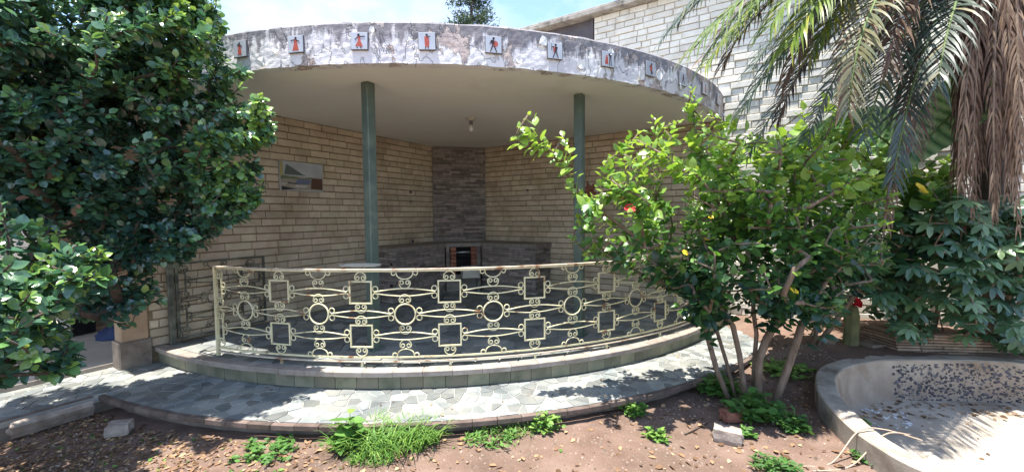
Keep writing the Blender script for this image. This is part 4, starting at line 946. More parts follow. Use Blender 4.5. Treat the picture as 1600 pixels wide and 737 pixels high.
stems = [tp3((-3.78, 2.65, .8), (-3.75, 3.0, 1.6), (-3.3, 3.45, 2.3), (-2.6, 3.6, 2.6)), tp3((-3.82, 2.7, .9), (-3.75, 3.0, 1.8), (-3.4, 3.3, 2.8), (-3.0, 3.5, 3.3)), tp3((-3.74, 2.75, .8), (-3.6, 3.2, 1.55), (-3.0, 3.55, 1.9), (-2.4, 3.6, 2.0))]
nd, pa, ids = grow(stems, tips, minz=1.3); branches('trunk', nd, pa, 'dbark', lt, .0025, .0019, .055, tb)
sun_tint_l = lambda p: .30+.16*mnoise.noise((p[0]*3, p[1]*3, p[2]*3))+.38*np.clip((p[0]+2.9)/1.0, 0, 1)+.22*np.clip((p[2]-1.8)/1.6, 0, 1)-.25*(rng.random() < .3)  # young leaves lighter at the top; sunlit crown glow painted into the right side
P, D, N, L, Ti = twig_leaves(nd, pa, ids, 14, .17, .068, .6, sun_tint_l, 2, (.12, -.45, 0))
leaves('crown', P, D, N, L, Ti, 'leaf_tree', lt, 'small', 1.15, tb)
dd = rng.choice(len(P), 420); sel = [i for i in dd if P[i][0] < -2.5]
leaves('dead_leaves', [P[i]+np.array([0, -.03, -.02]) for i in sel], [D[i]+np.array([0, 0, -.6]) for i in sel], [N[i] for i in sel], [L[i]*.9 for i in sel], rng.random(len(sel)), 'leaf_dead', lt, 'small', .9, tb)
# nearer shrub at the lower left
sb = np.array([-2.95, 1.95, 0.]); ls = thing('glossy_shrub', 'lower glossy leaved shrub at the left edge in front of the porch', 'shrub', sb)
BL = [px_blob(20, 400, 2.45, 75, .3), px_blob(70, 455, 2.5, 55, .25), px_blob(10, 500, 2.4, 70, .28), px_blob(60, 540, 2.45, 48, .22), px_blob(105, 420, 2.55, 38, .2), px_blob(15, 570, 2.4, 35, .2), px_blob(-80, 480, 2.3, 110, .35), px_blob(140, 445, 2.6, 30, .15)]
cl = blob_pts(BL, 70, .4); tips = [c+rng.normal(0, .06, 3) for c in cl for _ in range(5)]; tips = [t for t in tips if t[2] > .42]
stems = [[sb, sb+(-.05, .1, .35), sb+(-.05, .3, .8), sb+(.1, .42, 1.2)], [sb, sb+(-.05, .12, .3), sb+(-.1, .35, .7), sb+(.05, .5, 1.0)]]
nd, pa, ids = grow(stems, tips); branches('stems', nd, pa, 'dbark', ls, .003, .003, .035, sb)
P, D, N, L, Ti = twig_leaves(nd, pa, ids, 10, .18, .075, .6, lambda p: .32+.35*(rng.random() < .25)+.15*np.clip((p[2]-.8), 0, 1), 2, (.2, -.4, 0))
leaves('foliage', P, D, N, L, Ti, 'leaf_tree', ls, 'ovate', .95, sb)

# ------------------------------------------------------------------ hibiscus in front of the gallery
rng = np.random.default_rng(8)
hb = np.array([*atz(1175, 635, 0)[:2], 0.]); hi = thing('hibiscus_shrub', 'tall many-stemmed hibiscus with bright green leaves in front of the railing', 'shrub', hb)
pp = lambda *l: [aty(u, v, Y) for u, v, Y in l]
hY = hb[1]
stems = [[hb+(-.04, .0, 0)]+pp((1160, 590, hY), (1155, 553, hY-.02), (1145, 509, hY), (1123, 477, hY+.02), (1080, 440, hY), (1040, 405, hY-.05), (1000, 375, hY-.05), (955, 340, hY-.05), (905, 300, hY-.05), (870, 250, hY-.05)),
         [hb+(-.10, .05, 0)]+pp((1138, 575, hY+.1), (1125, 533, hY+.1), (1115, 500, hY+.1), (1085, 470, hY+.15), (1020, 440, hY+.15), (960, 400, hY+.2), (925, 375, hY+.2)),
         [hb+(.03, .04, 0)]+pp((1178, 570, hY+.05), (1182, 522, hY+.05), (1178, 494, hY+.05), (1175, 450, hY+.1), (1150, 380, hY+.1), (1120, 310, hY+.1), (1090, 230, hY+.1), (1082, 170, hY+.1)),
         [hb+(.05, .0, 0)]+pp((1186, 561, hY-.02), (1197, 531, hY-.02), (1219, 490, hY-.05), (1230, 450, hY-.1), (1250, 380, hY-.1), (1270, 310, hY-.1), (1290, 250, hY)),
         [hb+(.13, -.06, 0)]+pp((1222, 600, hY-.06), (1240, 548, hY-.08), (1254, 503, hY-.1), (1290, 440, hY-.1), (1340, 390, hY), (1380, 350, hY+.1)),
         [hb+(-.16, .04, 0)]+pp((1119, 575, hY+.05), (1108, 535, hY+.05), (1100, 505, hY+.05), (1070, 470, hY))]
tips = pp((825, 180, 3.3), (812, 200, 3.3), (800, 218, 3.3), (880, 212, 3.35), (850, 225, 3.4), (865, 240, 3.3), (900, 300, 3.3), (888, 290, 3.4), (905, 340, 3.4), (895, 372, 3.4), (915, 395, 3.5), (950, 380, 3.5),
          (1080, 142, 3.5), (1075, 165, 3.5), (1095, 185, 3.55), (1020, 185, 3.5), (1035, 200, 3.5), (1000, 205, 3.5), (1060, 190, 3.45), (1125, 195, 3.6), (1110, 180, 3.6), (960, 243, 3.5), (945, 255, 3.4), (985, 225, 3.5),
          (975, 285, 3.4), (995, 300, 3.5), (940, 300, 3.4), (1000, 260, 3.5), (1030, 240, 3.5), (1050, 215, 3.4), (1010, 360, 3.4), (960, 350, 3.5), (1015, 405, 3.3), (985, 415, 3.4), (1035, 440, 3.3), (1010, 440, 3.4), (1170, 210, 3.7), (1330, 175, 3.9), (1300, 190, 3.8))
def poly_tips(poly, n, y0, y1):
    P2 = np.array(poly, float); out = []
    while len(out) < n:
        u, v = rng.uniform(P2[:, 0].min(), P2[:, 0].max()), rng.uniform(P2[:, 1].min(), P2[:, 1].max())
        if inside(P2, u, v): out.append(aty(u, v, rng.uniform(y0, y1)))
    return out
tips += poly_tips([(1010, 200), (1130, 195), (1170, 230), (1180, 420), (1060, 450), (1000, 420), (940, 400), (905, 330), (950, 270)], 110, 2.95, 3.9)
tips += poly_tips([(1130, 225), (1250, 215), (1370, 240), (1400, 330), (1390, 430), (1290, 480), (1190, 455), (1080, 470), (1040, 440), (1100, 320)], 250, 2.9, 4.0)
tips += poly_tips([(1050, 430), (1130, 430), (1140, 500), (1055, 500)], 22, 3.1, 3.6)+poly_tips([(1150, 440), (1320, 440), (1310, 505), (1190, 485)], 34, 3.0, 3.6)
nd, pa, ids = grow(stems, tips, .08); branches('stems', nd, pa, 'bark', hi, .0035, .0042, .032, hb, 7)
sun_tint_h = lambda p: .25+.68*np.clip((p[2]-1.1)/1.1, 0, 1)+.10*np.clip((1.7-p[0])/1.2, 0, 1)  # higher leaves lighter: younger growth, plus sunlit tops put into the colour
P, D, N, L, Ti = twig_leaves(nd, pa, ids, 16, .30, .094, .7, sun_tint_h, 3, (-.05, -.25, 0))
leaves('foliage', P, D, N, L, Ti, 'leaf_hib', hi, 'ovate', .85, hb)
for k, (u, v, Y, m, r) in enumerate(((985, 327, 3.35, 'red_flower', .045), (1240, 455, 2.95, 'yellow_leaf', .028), (1110, 340, 3.2, 'yellow_leaf', .022), (1103, 375, 3.1, 'yellow_leaf', .022), (1070, 395, 3.1, 'yellow_leaf', .022), (1265, 270, 3.1, 'yellow_leaf', .02))):
    c = aty(u, v, Y)-hb; bloom('flower' if k == 0 else 'yellowing_leaf', m, hi, c, r, k)
# second, taller-growing shrub behind it by the wall
rng = np.random.default_rng(14)
kb = np.array([3.35, 4.55, .1]); ks = thing('broadleaf_shrub', 'broad leaved green shrub with yellow blooms growing behind the hibiscus near the wall', 'shrub', kb)
stems = [[kb]+pp((1290, 470, 4.4), (1270, 380, 4.35), (1260, 300, 4.3), (1250, 240, 4.3)), [kb+(.05, .02, 0)]+pp((1350, 440, 4.4), (1400, 390, 4.2), (1450, 350, 4.1), (1480, 320, 4.1)), [kb+(-.05, .05, 0)]+pp((1300, 460, 4.6), (1330, 350, 4.5), (1350, 260, 4.5))]
tips = poly_tips([(1180, 235), (1230, 190), (1330, 185), (1400, 230), (1450, 250), (1500, 240), (1510, 330), (1490, 380), (1400, 420), (1300, 440), (1200, 420)], 190, 3.95, 4.55)+pp((1255, 175, 4.2), (1310, 170, 4.2), (1340, 180, 4.3), (1290, 160, 4.3))
tips += poly_tips([(1180, 420), (1420, 400), (1400, 480), (1330, 460), (1200, 480)], 30, 4.2, 4.9)
nd, pa, ids = grow(stems, tips, .08); branches('stems', nd, pa, 'bark', ks, .004, .0038, .03, kb, 6)
P, D, N, L, Ti = twig_leaves(nd, pa, ids, 11, .32, .15, .8, lambda p: .2+.75*np.clip((p[2]-1.3)/1.0, 0, 1), 3, (-.1, -.3, 0))  # tint rises with height for young leaves and painted-in sun on the top
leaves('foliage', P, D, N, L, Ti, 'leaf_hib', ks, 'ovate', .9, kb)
for k, (u, v, Y) in enumerate(((1436, 294, 3.95), (1442, 300, 3.97), (1300, 285, 3.95))): bloom('yellow_bloom', 'yellow_leaf', ks, aty(u, v, Y)-kb, (.05, .035, .03)[k], k+20)

# ------------------------------------------------------------------ umbrella plants in the planter
def umbrella(lab, base, tips, seed, size=.13):
    global rng
    rng = np.random.default_rng(seed); base = np.array(base, float); o = thing('umbrella_plant', lab, 'plant', base, 0, 'umbrella plants in the stone planter')
    stems = [[base+rng.normal(0, .03, 3)*(1, 1, 0), base+(rng.uniform(-.1, .1), -.05, .25), base+(rng.uniform(-.25, .25), -.1, .55)] for _ in range(4)]
    nd, pa, ids = grow(stems, tips, .06); branches('stems', nd, pa, 'bark', o, .004, .003, .02, base, 5)
    P = []; D = []; N = []; L = []; Ti = []
    for k in ids:
        ax = unit(nd[k]-nd[pa[k]]); nrm = unit(np.array([-.15, -.45, 1.])+rng.normal(0, .3, 3)); x = unit(np.cross(nrm, [1, .2, 0])); y = np.cross(nrm, x); nl = int(rng.integers(7, 10)); ph = rng.random()*6; s = size*rng.uniform(.7, 1.15); ti = rng.uniform(.1, .75)
        for i in range(nl):
            a = ph+2*math.pi*i/nl; out = math.cos(a)*x+math.sin(a)*y; P.append(nd[k]+out*.012); D.append(unit(out-nrm*rng.uniform(.1, .4))); N.append(nrm); L.append(s*rng.uniform(.85, 1.1)); Ti.append(ti+rng.normal(0, .06))
    leaves('foliage', P, D, N, L, Ti, 'leaf_sch', o, 'lance', 1.25, base); return o
rng = np.random.default_rng(3)
umbrella('umbrella plant hanging over the planter corner beside the cactus', (4.35, 4.55, .33), poly_tips([(1360, 420), (1450, 390), (1480, 500), (1440, 530), (1400, 520), (1350, 470)], 75, 4.05, 4.5), 1)
umbrella('umbrella plant with pale shining leaves spilling over the planter at the right edge', (4.95, 4.42, .33), poly_tips([(1460, 440), (1610, 420), (1640, 540), (1560, 545), (1490, 520)], 85, 3.85, 4.3), 2)
umbrella('tall umbrella plant thick with leaves under the hanging dead palm fronds', (4.75, 4.6, .33), poly_tips([(1400, 330), (1500, 320), (1640, 330), (1640, 450), (1420, 430)], 150, 3.75, 4.4), 3)

umbrella('umbrella plant reaching up in front of the palm trunk at the right edge', (5.05, 4.25, .33), poly_tips([(1490, 310), (1640, 300), (1640, 420), (1500, 410)], 75, 3.7, 4.1), 4)
# ------------------------------------------------------------------ banana leaves near the wall
rng = np.random.default_rng(17)
bb = np.array([4.55, 4.72, .33]); bn = thing('banana_plant', 'big ribbed banana leaves against the white wall under the palm', 'plant', bb)
MB().tube([(0, 0, 0), (.02, 0, .6), (.0, -.02, 1.2), (-.02, -.04, 1.6)], [.07, .065, .05, .03], 10).build('stem', T['cactus'], bn, smooth=True)
def banana(p0, p1, p2, width, side, seed):
    r_ = np.random.default_rng(seed); n = 44; m = 6; vs = []; fs = []; tn = []
    side = unit(side); C_ = [np.array(p0)*(1-t)**2+2*np.array(p1)*t*(1-t)+np.array(p2)*t*t for t in np.linspace(0, 1, n)]
    for i, c in enumerate(C_):
        t = i/(n-1); w = width*math.sin(math.pi*min(1, .08+.92*t)**.75)**.7; tan = unit(C_[min(i+1, n-1)]-C_[max(i-1, 0)]); up = unit(np.cross(side, tan)); pl_ = .016*math.sin(i*math.pi*2/3)
        for j in range(-m, m+1):
            f = j/m; vs.append(c+side*w*f+tan*.14*w*abs(f)*2-up*(.22*w*f*f)+up*pl_*min(1, abs(f)*4)-bb)
    k = 2*m+1
    for i in range(n-1):
        for j in range(2*m):
            if r_.random() < .0: continue
            fs.append((i*k+j, i*k+j+1, (i+1)*k+j+1, (i+1)*k+j))
    me = mesh('banana_leaf', vs, fs, T['leaf_ban'], False); at = me.attributes.new('tint', 'FLOAT', 'POINT'); at.data.foreach_set('value', np.repeat([.05+.9*(i % 3 == 0)+.1*r_.random() for i in range(n)], k).astype(np.float32))
    l = link('banana_leaf', me, bn); MB().tube([np.array(c)-bb+np.array([0, -.006, .0]) for c in C_[::4]], [.014-.001*i for i in range(len(C_[::4]))], 6).build('midrib', T['cactus'], l, smooth=True)
pz = aty(1560, 110, 4.05); MB().tube([(0, -.04, 1.5), tuple((pz-bb)*.5+np.array([.05, 0, .35])), tuple(pz-bb)], [.03, .022, .015], 7).build('leaf_stalk', T['cactus'], bn, smooth=True)
banana(pz, aty(1500, 160, 4.0), aty(1400, 268, 3.95), .25, (.45, -.6, -.66), 1)
banana(bb+(-.02, -.04, 1.5), aty(1400, 140, 4.4), aty(1215, 235, 4.2), .22, (-.15, -.65, .74), 2)
banana(bb+(0, -.04, 1.4), aty(1490, 260, 4.4), aty(1440, 330, 4.2), .16, (.8, -.3, .5), 3)
banana(bb+(0, -.04, 1.5), aty(1420, 150, 4.7), aty(1300, 190, 4.75), .16, (.1, -.5, .85), 4)

# ------------------------------------------------------------------ palm
rng = np.random.default_rng(23)
pb_ = np.array([5.02, 4.32, .30]); pm = thing('palm_tree', 'palm with arching green fronds and a skirt of hanging dead brown fronds', 'palm', pb_)
crown = np.array([5.0, 4.25, EYE+2.75])
b = MB(); zs = np.linspace(0, crown[2]-pb_[2], 26); b.tube([(0, 0, z) for z in zs], [.12+.015*(i % 2)-.02*i/26 for i in range(26)], 14); b.build('trunk', T['dbark'], pm)
def frond(c1, tip, mat, ll=.40, n=70, droop=.5, spread=1., tint=(.3, .8), start=.25, wid=.026, rmat='cactus', p0=None, hang=0., stiff=1.):
    P0 = crown if p0 is None else np.array(p0); P1 = np.array(c1); P2 = np.array(tip); tt = np.linspace(0, 1, n); V = []; Fc = []; TT = []
    B = lambda t: P0*(1-t)**2+2*P1*t*(1-t)+P2*t*t
    base_t = rng.uniform(*tint)
    for t in tt:
        if t < start: continue
        c = B(t); tan = unit(B(min(1, t+.01))-B(t-.01)); side = unit(np.cross(tan, [0, 0, 1.]) if abs(tan[2]) < .93 else np.cross(tan, [0, -1., .1])); up = np.cross(side, tan)
        f = (t-start)/(1-start); ln = ll*(.55+.6*math.sin(math.pi*min(1, .25+f*.75)))*rng.uniform(.85, 1.1)
        for s in (-1, 1):
            if rng.random() < .04: continue
            d = unit(side*s*spread*rng.uniform(.85, 1.1)+tan*(.55+.5*f)+up*.28*stiff+rng.normal(0, .07, 3)); g = np.array([0, 0, -1.])
            k = len(V); q = c.copy(); dd = d.copy(); wv = unit(np.cross(dd, up+rng.normal(0, .15, 3))); ti = min(.93, base_t+rng.normal(0, .12)) if rng.random() > .06 else .97
            for i, w in enumerate((.5, 1., .8, .42, 0.)):
                if w: V += [q-wv*wid*w/2, q+wv*wid*w/2]; TT += [ti, ti]
                else: V.append(q); TT.append(min(.93, ti+.2))
                dd = unit(dd+g*droop*(.10+.16*i)*(1+hang)); q = q+dd*ln/4
            Fc += [(k, k+1, k+3, k+2), (k+2, k+3, k+5, k+4), (k+4, k+5, k+7, k+6), (k+6, k+7, k+8)]
    me = mesh('frond', np.array(V)-pb_, Fc, T[mat], True); at = me.attributes.new('tint', 'FLOAT', 'POINT'); at.data.foreach_set('value', np.clip(TT, 0, 1).astype(np.float32))
    o = link('frond', me, pm); R_ = [B(t)-pb_ for t in np.linspace(0, 1, 14)]; MB().tube(R_, [.022*(1-i/13)+.004 for i in range(14)], 5).build('midrib', T[rmat], o, smooth=True); return o
A_ = aty
FR = [  # control point, tip, material, leaflet length, pairs, droop, spread, tint
 ((1290, -190, 3.5), (1104, 100, 3.15), 'palm_green', .40, 95, .95, .70, (.62, .9)), ((1300, -170, 3.3), (1140, 60, 3.1), 'palm_green', .40, 90, 1.0, .7, (.6, .95)),
 ((1280, -160, 3.1), (1085, 75, 2.85), 'palm_green', .42, 90, 1.1, .6, (.65, .95)), ((1310, -150, 3.0), (1205, 40, 2.85), 'palm_green', .42, 90, 1.0, .7, (.7, 1.)), ((1240, -170, 3.5), (1065, 30, 3.2), 'palm_grey', .34, 70, 1.2, .5, (.2, .6)), ((1240, -120, 3.5), (1130, 100, 3.3), 'palm_dry', .34, 70, 1.2, .5, (.1, .5)),
 ((1340, -140, 3.0), (1235, 70, 2.8), 'palm_green', .42, 90, 1.0, .7, (.75, 1.)), ((1350, -120, 3.3), (1265, 90, 3.2), 'palm_green', .40, 90, .9, .7, (.55, .9)), ((1300, -60, 3.7), (1215, 190, 3.5), 'palm_dry', .30, 70, .9, .6, (.0, .4)), ((1420, -60, 3.3), (1350, 220, 3.1), 'palm_grey', .34, 80, .6, .75, (.0, .5)),
 ((1330, -150, 3.2), (1158, 178, 3.0), 'palm_grey', .36, 90, .9, .6, (.3, .7)), ((1350, -140, 3.2), (1200, 120, 3.0), 'palm_grey', .36, 90, .9, .6, (.3, .7)),
 ((1200, -180, 3.4), (1036, 60, 3.1), 'palm_grey', .30, 70, 1.2, .4, (.2, .6)), ((1250, -150, 3.6), (1098, 92, 3.35), 'palm_dry', .30, 66, .8, .7, (.1, .5)),
 ((1320, -140, 3.4), (1225, 130, 3.2), 'palm_dry', .36, 70, 1.3, .5, (.1, .6)), ((1290, -100, 3.8), (1175, 110, 3.7), 'palm_grey', .36, 80, .5, .8, (.0, .4)),
 ((1345, -160, 2.75), (1326, 172, 2.75), 'palm_grey', .34, 80, .5, .85, (.5, .95)), ((1350, -160, 2.85), (1318, 165, 2.85), 'palm_dry', .34, 60, .9, .7, (.5, .9)),
 ((1330, -60, 3.8), (1168, 245, 3.55), 'palm_grey', .28, 90, .5, .75, (.0, .35)), ((1370, -60, 3.9), (1262, 215, 3.7), 'palm_grey', .30, 90, .45, .8, (.0, .35)),
 ((1430, -80, 3.5), (1384, 345, 3.3), 'palm_dry', .30, 80, 1.2, .45, (.1, .5)), ((1450, -60, 3.4), (1395, 280, 3.25), 'palm_grey', .36, 90, .6, .8, (.0, .4)),
 ((1470, -60, 3.6), (1425, 230, 3.5), 'palm_dry', .36, 80, .8, .75, (.0, .5)), ((1400, -60, 4.0), (1290, 215, 4.0), 'palm_green', .36, 80, .5, .85, (.35, .7)),
 ((1440, -120, 4.2), (1340, 130, 4.25), 'palm_green', .38, 80, .5, .85, (.3, .6)), ((1400, -120, 3.6), (1285, 60, 3.5), 'palm_green', .38, 80, .6, .85, (.3, .7)),
 ((1250, -200, 3.9), (1180, 10, 3.8), 'palm_grey', .36, 70, .5, .8, (.1, .4)), ((1500, -100, 3.1), (1465, 130, 2.9), 'palm_grey', .38, 80, .7, .7, (.0, .5)),
 ((1480, -80, 3.8), (1440, 120, 3.7), 'palm_grey', .38, 80, .7, .75, (.0, .4)), ((1420, -140, 3.1), (1390, 100, 3.0), 'palm_dry', .36, 70, 1.0, .6, (.3, .9)),
 ((1760, -200, 4.4), (1900, 60, 4.3), 'palm_green', .40, 60, .5, .9, (.3, .7))]
for c1, tp, mt, ll, np_, dr, spd, ti in FR: frond(A_(*c1), A_(*tp), mt, ll, np_, dr, spd, ti, wid=.019, rmat='cactus' if mt != 'palm_dry' else 'bark')
frond(crown+(.3, .5, .9), crown+(1.6, .6, .4), 'palm_green', .40, 60, .5, .9, (.3, .7))
frond(crown+(.6, -.5, .9), crown+(1.9, -1.4, .2), 'palm_green', .40, 60, .5, .9, (.3, .7))
for k in range(34):   # dead skirt
    u = rng.uniform(1488, 1615); v = rng.uniform(200, 355) if u < 1535 or u > 1570 else rng.uniform(220, 350); Y = rng.uniform(3.6, 4.1); tp = A_(u, v, Y); c1 = A_(u+rng.uniform(-25, 15), rng.uniform(-140, -40), Y-.1)
    frond(c1, tp, 'palm_dry', .30, 44, 1.0, .5, (.0, .85), start=.12, wid=.020, rmat='bark', hang=1.2, stiff=.2)

# ------------------------------------------------------------------ distant conifer behind the roof
rng = np.random.default_rng(41)
cb_ = np.array([*aty(736, 30, 26)[:2], 0.]); cn = thing('conifer_tree', 'dark conifer top rising behind the curved roof', 'tree', cb_)
H = 17.; MB().tube([(0, 0, 0), (.1, 0, H*.5), (0, 0, H)], [.35, .22, .04], 8).build('trunk', T['dbark'], cn, smooth=True)
P = []; D = []; N = []; L = []; Ti = []; bm_ = MB()
for k in range(150):
    z = H*(.40+.60*rng.random()); R_ = 2.5*(1-(z/H-.4)/.62)**.5; a = rng.random()*6.28; out = np.array([math.cos(a), math.sin(a), .12]); ln = R_*rng.uniform(.7, 1.05); bm_.tube([(0, 0, z), tuple(out*ln+np.array([0, 0, z]))], [.03, .008], 4)
    for i in range(75):
        f = rng.uniform(.3, 1.04); p = np.array([0, 0, z])+out*ln*f+rng.normal(0, .13, 3); P.append(p); D.append(unit(out*.6+rng.normal(0, .6, 3)+np.array([0, 0, .5]))); N.append(rng.normal(0, 1, 3)); L.append(rng.uniform(.10, .24)); Ti.append(rng.uniform(0, .5)+.5*f-.3)
bm_.build('branches', T['dbark'], cn); leaves('crown', P, D, N, L, Ti, 'leaf_pine', cn, 'lance', 1.0)

# ------------------------------------------------------------------ weeds, grass and litter on the soil
def weed(lab, u, v, r, h, n, size, seed, mat='leaf_weed', name='weed', kind='ovate', wr=.9, tb=.5):
    global rng
    rng = np.random.default_rng(seed); c = atz(u, v, .0); c[2] = soil_h(c[0], c[1]); o = thing(name, lab, 'weed', c, 0, 'weeds on the soil'); P = []; D = []; N = []; L = []; Ti = []; sm = MB()
    for k in range(n):
        a = rng.random()*6.28; q = r*math.sqrt(rng.random()); top = np.array([q*math.cos(a), q*math.sin(a)*.8, h*rng.uniform(.35, 1)*(1-.5*(q/r)**2)]); root = top*(.35, .35, 0); sm.tube([root, (top+root)/2+rng.normal(0, .004, 3), top], [.003, .0025, .0015], 4)
        for i in range(6):
            f = rng.uniform(.3, 1); p = root+(top-root)*f; b_ = rng.random()*6.28; d = np.array([math.cos(b_), math.sin(b_), rng.uniform(-.1, .6)]); P.append(p); D.append(d); N.append(np.array([0, 0, 1])+rng.normal(0, .3, 3)); L.append(size*rng.uniform(.6, 1.2)); Ti.append(tb+rng.normal(0, .18))
    sm.build('stems', T['cactus'], o); leaves('foliage', P, D, N, L, Ti, mat, o, kind, wr); return o
weed('bushy bright green weed below the terrace edge, right of the grass', 853, 672, .13, .17, 34, .045, 1, tb=.7)
weed('low weed patch between the grass tuft and the bushy weed', 770, 688, .22, .07, 44, .045, 2, kind='lance')
weed('small weed in the sun on the bare soil left of the pale block', 1027, 685, .10, .09, 20, .04, 3, tb=.65)
weed('weed against the terrace edge under the hibiscus shade', 992, 648, .11, .13, 24, .05, 4)
weed('spreading weed in shade beside the terrace at the left', 420, 706, .26, .07, 40, .04, 5, tb=.25)
weed('tall broad leaved weed at the left end of the grass tuft', 553, 700, .10, .30, 12, .12, 6, tb=.55)
weed('fern-like weed right of the hibiscus foot', 1238, 672, .14, .16, 40, .05, 7, tb=.25)
weed('leafy ground plant around the hibiscus stems', 1180, 655, .24, .26, 44, .09, 8, tb=.25)
weed('leafy ground plant at the left foot of the hibiscus by the terrace', 1125, 618, .18, .26, 30, .10, 9, tb=.3)
weed('grey green weed at the bottom edge near the pond', 1215, 733, .16, .09, 34, .055, 10, tb=.15, kind='lance')
weed('weed leaning against the pond rim', 1330, 668, .14, .10, 26, .06, 11, tb=.2)
weed('sunny weed patch on the soil behind the hibiscus', 1225, 588, .30, .12, 50, .06, 12, tb=.75)
weed('small green seedling in front of the brown loose brick', 1165, 680, .08, .08, 12, .05, 13, tb=.4)
weed('low weed in the shade at the bottom beside the pond wall', 1370, 722, .16, .07, 26, .05, 14, tb=.3)
def grass(lab, u, v, r, h, n, seed):
    global rng
    rng = np.random.default_rng(seed); c = atz(u, v, 0); c[2] = soil_h(c[0], c[1]); o = thing('grass_tuft', lab, 'grass', c, 0, 'grass tufts by the terrace'); V = []; Fc = []; TT = []
    for k in range(n):
        a = rng.random()*6.28; q = r*math.sqrt(rng.random()); p = np.array([q*math.cos(a)*1.5, q*math.sin(a)*.7, 0]); b_ = rng.random()*6.28; d = unit(np.array([math.cos(b_)*.45, math.sin(b_)*.45, 1.])); ln = h*rng.uniform(.5, 1.2); s = np.array([-math.sin(b_), math.cos(b_), 0])*.0045; i0 = len(V); ti = rng.uniform(.3, 1)
        for i, w in enumerate((1, .9, .7, .4, 0)):
            if w: V += [p-s*w, p+s*w]; TT += [ti, ti]
            else: V.append(p); TT.append(ti)
            d = unit(d+np.array([math.cos(b_)*.12, math.sin(b_)*.12, -.30*i*.6])); p = p+d*ln/4
        Fc += [(i0, i0+1, i0+3, i0+2), (i0+2, i0+3, i0+5, i0+4), (i0+4, i0+5, i0+7, i0+6), (i0+6, i0+7, i0+8)]
    me = mesh('blades', V, Fc, T['leaf_weed'], True); at = me.attributes.new('tint', 'FLOAT', 'POINT'); at.data.foreach_set('value', np.clip(TT, 0, 1).astype(np.float32)); tag(link('blades', me, o), kind='stuff')
grass('large bright grass tuft against the terrace edge', 598, 700, .22, .27, 480, 1)
grass('grass tuft right of the large one, reaching over the terrace edge', 655, 690, .11, .26, 170, 2)
grass('small grass clump spreading onto the soil below the large tuft', 580, 722, .10, .11, 110, 3)
grass('thin grass beside the low weed patch', 800, 676, .12, .10, 90, 4)
# dead leaf litter, thicker at the left, and scattered crumbs of earth and grit
rng = np.random.default_rng(77)
def litter(name, n, sampler, size, mat, lab, lift=.004):
    P = []; D = []; N = []; L = []
    while len(P) < n:
        x, y = sampler()
        t_, s_ = st((x, y)); rr = math.hypot(t_, s_)
        if (rr < 5.72 and s_ > -.3) or (s_ < .66 and t_ > 4.8) or inside(np.array(RIM_OUT), x, y): continue
        P.append((x, y, soil_h(x, y)+lift+rng.uniform(0, .006))); a = rng.random()*6.28; D.append((math.cos(a), math.sin(a), rng.uniform(-.1, .35))); N.append(np.array([0, 0, 1])+rng.normal(0, .35, 3)); L.append(rng.uniform(*size))
    o = leaves(name, P, D, N, L, rng.random(n), mat, None, 'small', rng.uniform(.7, 1.1)); tag(o, lab, kind='stuff')
T['litter_leaf'] = leafmat('litter_leaf', [(0, (.10, .055, .03)), (.5, (.25, .15, .085)), (.9, (.42, .27, .15)), (1, (.50, .38, .22))], .75, .1, .2)
litter('leaf_litter', 4600, lambda: (rng.normal(-2.9, .95), rng.uniform(1.6, 3.6)), (.018, .05), 'litter_leaf', 'brown fallen leaves covering the soil at the left')
litter('scattered_leaves', 700, lambda: (rng.uniform(-2, 3.2), rng.uniform(1.6, 4.6)), (.018, .06), 'litter_leaf', 'scattered brown dead leaves on the bare soil')
litter('green_scraps', 260, lambda: (rng.normal(-2.8, 1.0), rng.uniform(1.8, 3.5)), (.02, .045), 'leaf_weed', 'small green seedlings among the fallen leaves')
def grit(n, seed):
    r_ = np.random.default_rng(seed); b = MB()
    while n:
        x, y = r_.uniform(-4, 3.4), r_.uniform(1.6, 4.9); t_, s_ = st((x, y))
        if (math.hypot(t_, s_) < 5.73 and s_ > -.3) or (s_ < .66 and t_ > 4.8) or inside(np.array(RIM_OUT), x, y): continue
        s = r_.uniform(.003, .011)*(1.8 if r_.random() < .05 else 1); z = soil_h(x, y); p = r_.uniform(.7, 1.3, (4, 3))*s
        b.add([(x+p[0, 0], y, z), (x-p[1, 0]*.6, y+p[1, 1], z), (x-p[2, 0]*.6, y-p[2, 1], z), (x, y, z+p[3, 2])], [(0, 1, 3), (1, 2, 3), (2, 0, 3)]); n -= 1
    tag(b.build('soil_crumbs', pmat('crumb', [(.3, (.17, .12, .09)), (.7, (.36, .28, .22))], 30, .95, 90, .2, rnd='island', amt=.45)), 'loose crumbs of earth and grit on the soil', kind='stuff')
grit(5200, 3)
def debris(n, seed):   # leaves in the pond and on the terrace
    r_ = np.random.default_rng(seed); P = []; 
    while len(P) < n:
        x, y = r_.uniform(2.6, 5.4), r_.uniform(1.9, 4.05)
        if inside(np.array(offset_poly(POND, -.1)), x, y) and r_.random() < (.03+.97*sstep(3.45, 3.95, y)): P.append((x, y, ZFL+.008))
    a = r_.random(n)*6.28; return P, np.stack([np.cos(a), np.sin(a), r_.uniform(-.1, .3, n)], 1), np.array([0, 0, 1])+r_.normal(0, .3, (n, 3)), r_.uniform(.02, .06, n)
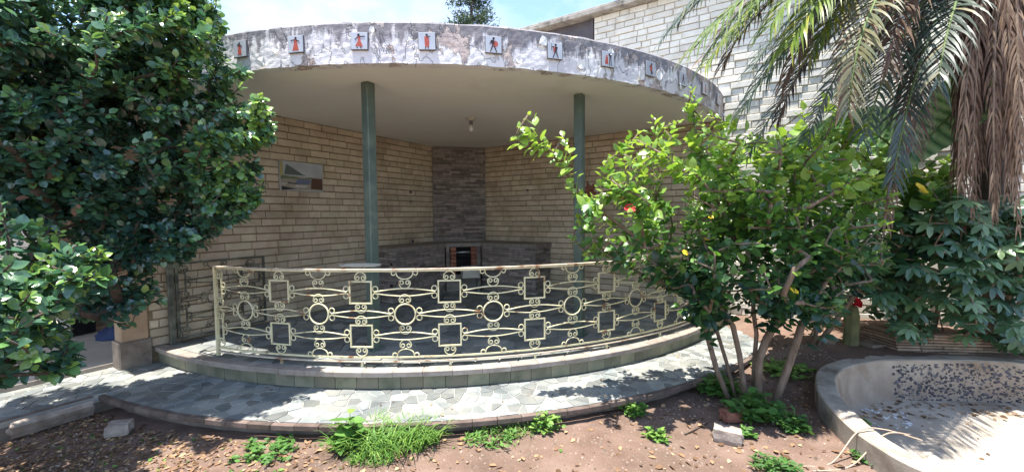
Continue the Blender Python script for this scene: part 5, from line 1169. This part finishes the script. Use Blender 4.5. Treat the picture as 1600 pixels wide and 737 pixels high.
P, D, N, L = debris(210, 6); tag(leaves('pond_leaves', P, D, N, L, rng.random(len(P)), 'litter_leaf', None, 'small', .9), 'dead leaves lying on the dry pond floor', kind='stuff')
P = []; 
for k in range(60):
    q = pol(rng.uniform(12, 80), rng.uniform(5.12, 5.64), Z_SLAB+.008); P.append(q)
n = len(P); a = rng.random(n)*6.28; tag(leaves('terrace_leaves', P, np.stack([np.cos(a), np.sin(a), rng.uniform(-.05, .25, n)], 1), np.array([0, 0, 1])+rng.normal(0, .2, (n, 3)), rng.uniform(.012, .035, n), rng.random(n), 'litter_leaf', None, 'small', .9), 'few dead leaves on the paved terrace', kind='stuff')
for k, (pts, lab) in enumerate((([(1255, 722), (1300, 716), (1340, 706), (1380, 703), (1440, 722)], 'long dry tan stem curving over the soil to the pond rim'), ([(1270, 730), (1330, 722), (1380, 712), (1420, 712)], 'shorter dry stem lying just below the long one by the pond'), ([(1070, 672), (1090, 664), (1105, 656)], 'short dark twig on the soil left of the pale block'))):
    Q = [atz(u, v, .03) for u, v in pts]; Q = [np.array([q[0], q[1], (ZRIM+.012 if inside(np.array(RIM_OUT), q[0], q[1]) else soil_h(q[0], q[1])+.008)]) for q in Q]
    C_ = catmull(Q, 6, False); o = MB().tube(C_, [.005]*len(C_), 5).build('dry_stem' if k < 2 else 'twig', T['wood' if k < 2 else 'dbark'], smooth=True); tag(o, lab, 'twig')

# broken white and blue tile pieces on the pond floor below the left wall
r_ = np.random.default_rng(12); b = MB()
for k in range(46):
    c = atz(r_.uniform(1345, 1425), r_.uniform(634, 672), ZFL+.004)
    if not inside(np.array(offset_poly(POND, -.07)), c[0], c[1]): continue
    m_ = int(r_.integers(3, 6)); a = np.sort(r_.random(m_)*6.28); rad = r_.uniform(.012, .035); b.prism([(c[0]+rad*math.cos(x), c[1]+rad*math.sin(x)) for x in a], ZFL+.002, ZFL+.006+r_.uniform(0, .006))
tag(b.build('tile_shards', pmat('shard', [(.3, (.55, .56, .60)), (.7, (.72, .72, .73))], 30, .4, 60, .1, rnd='island', amt=.3, hue=.1)), 'broken pale tile pieces scattered on the pond floor', kind='stuff')
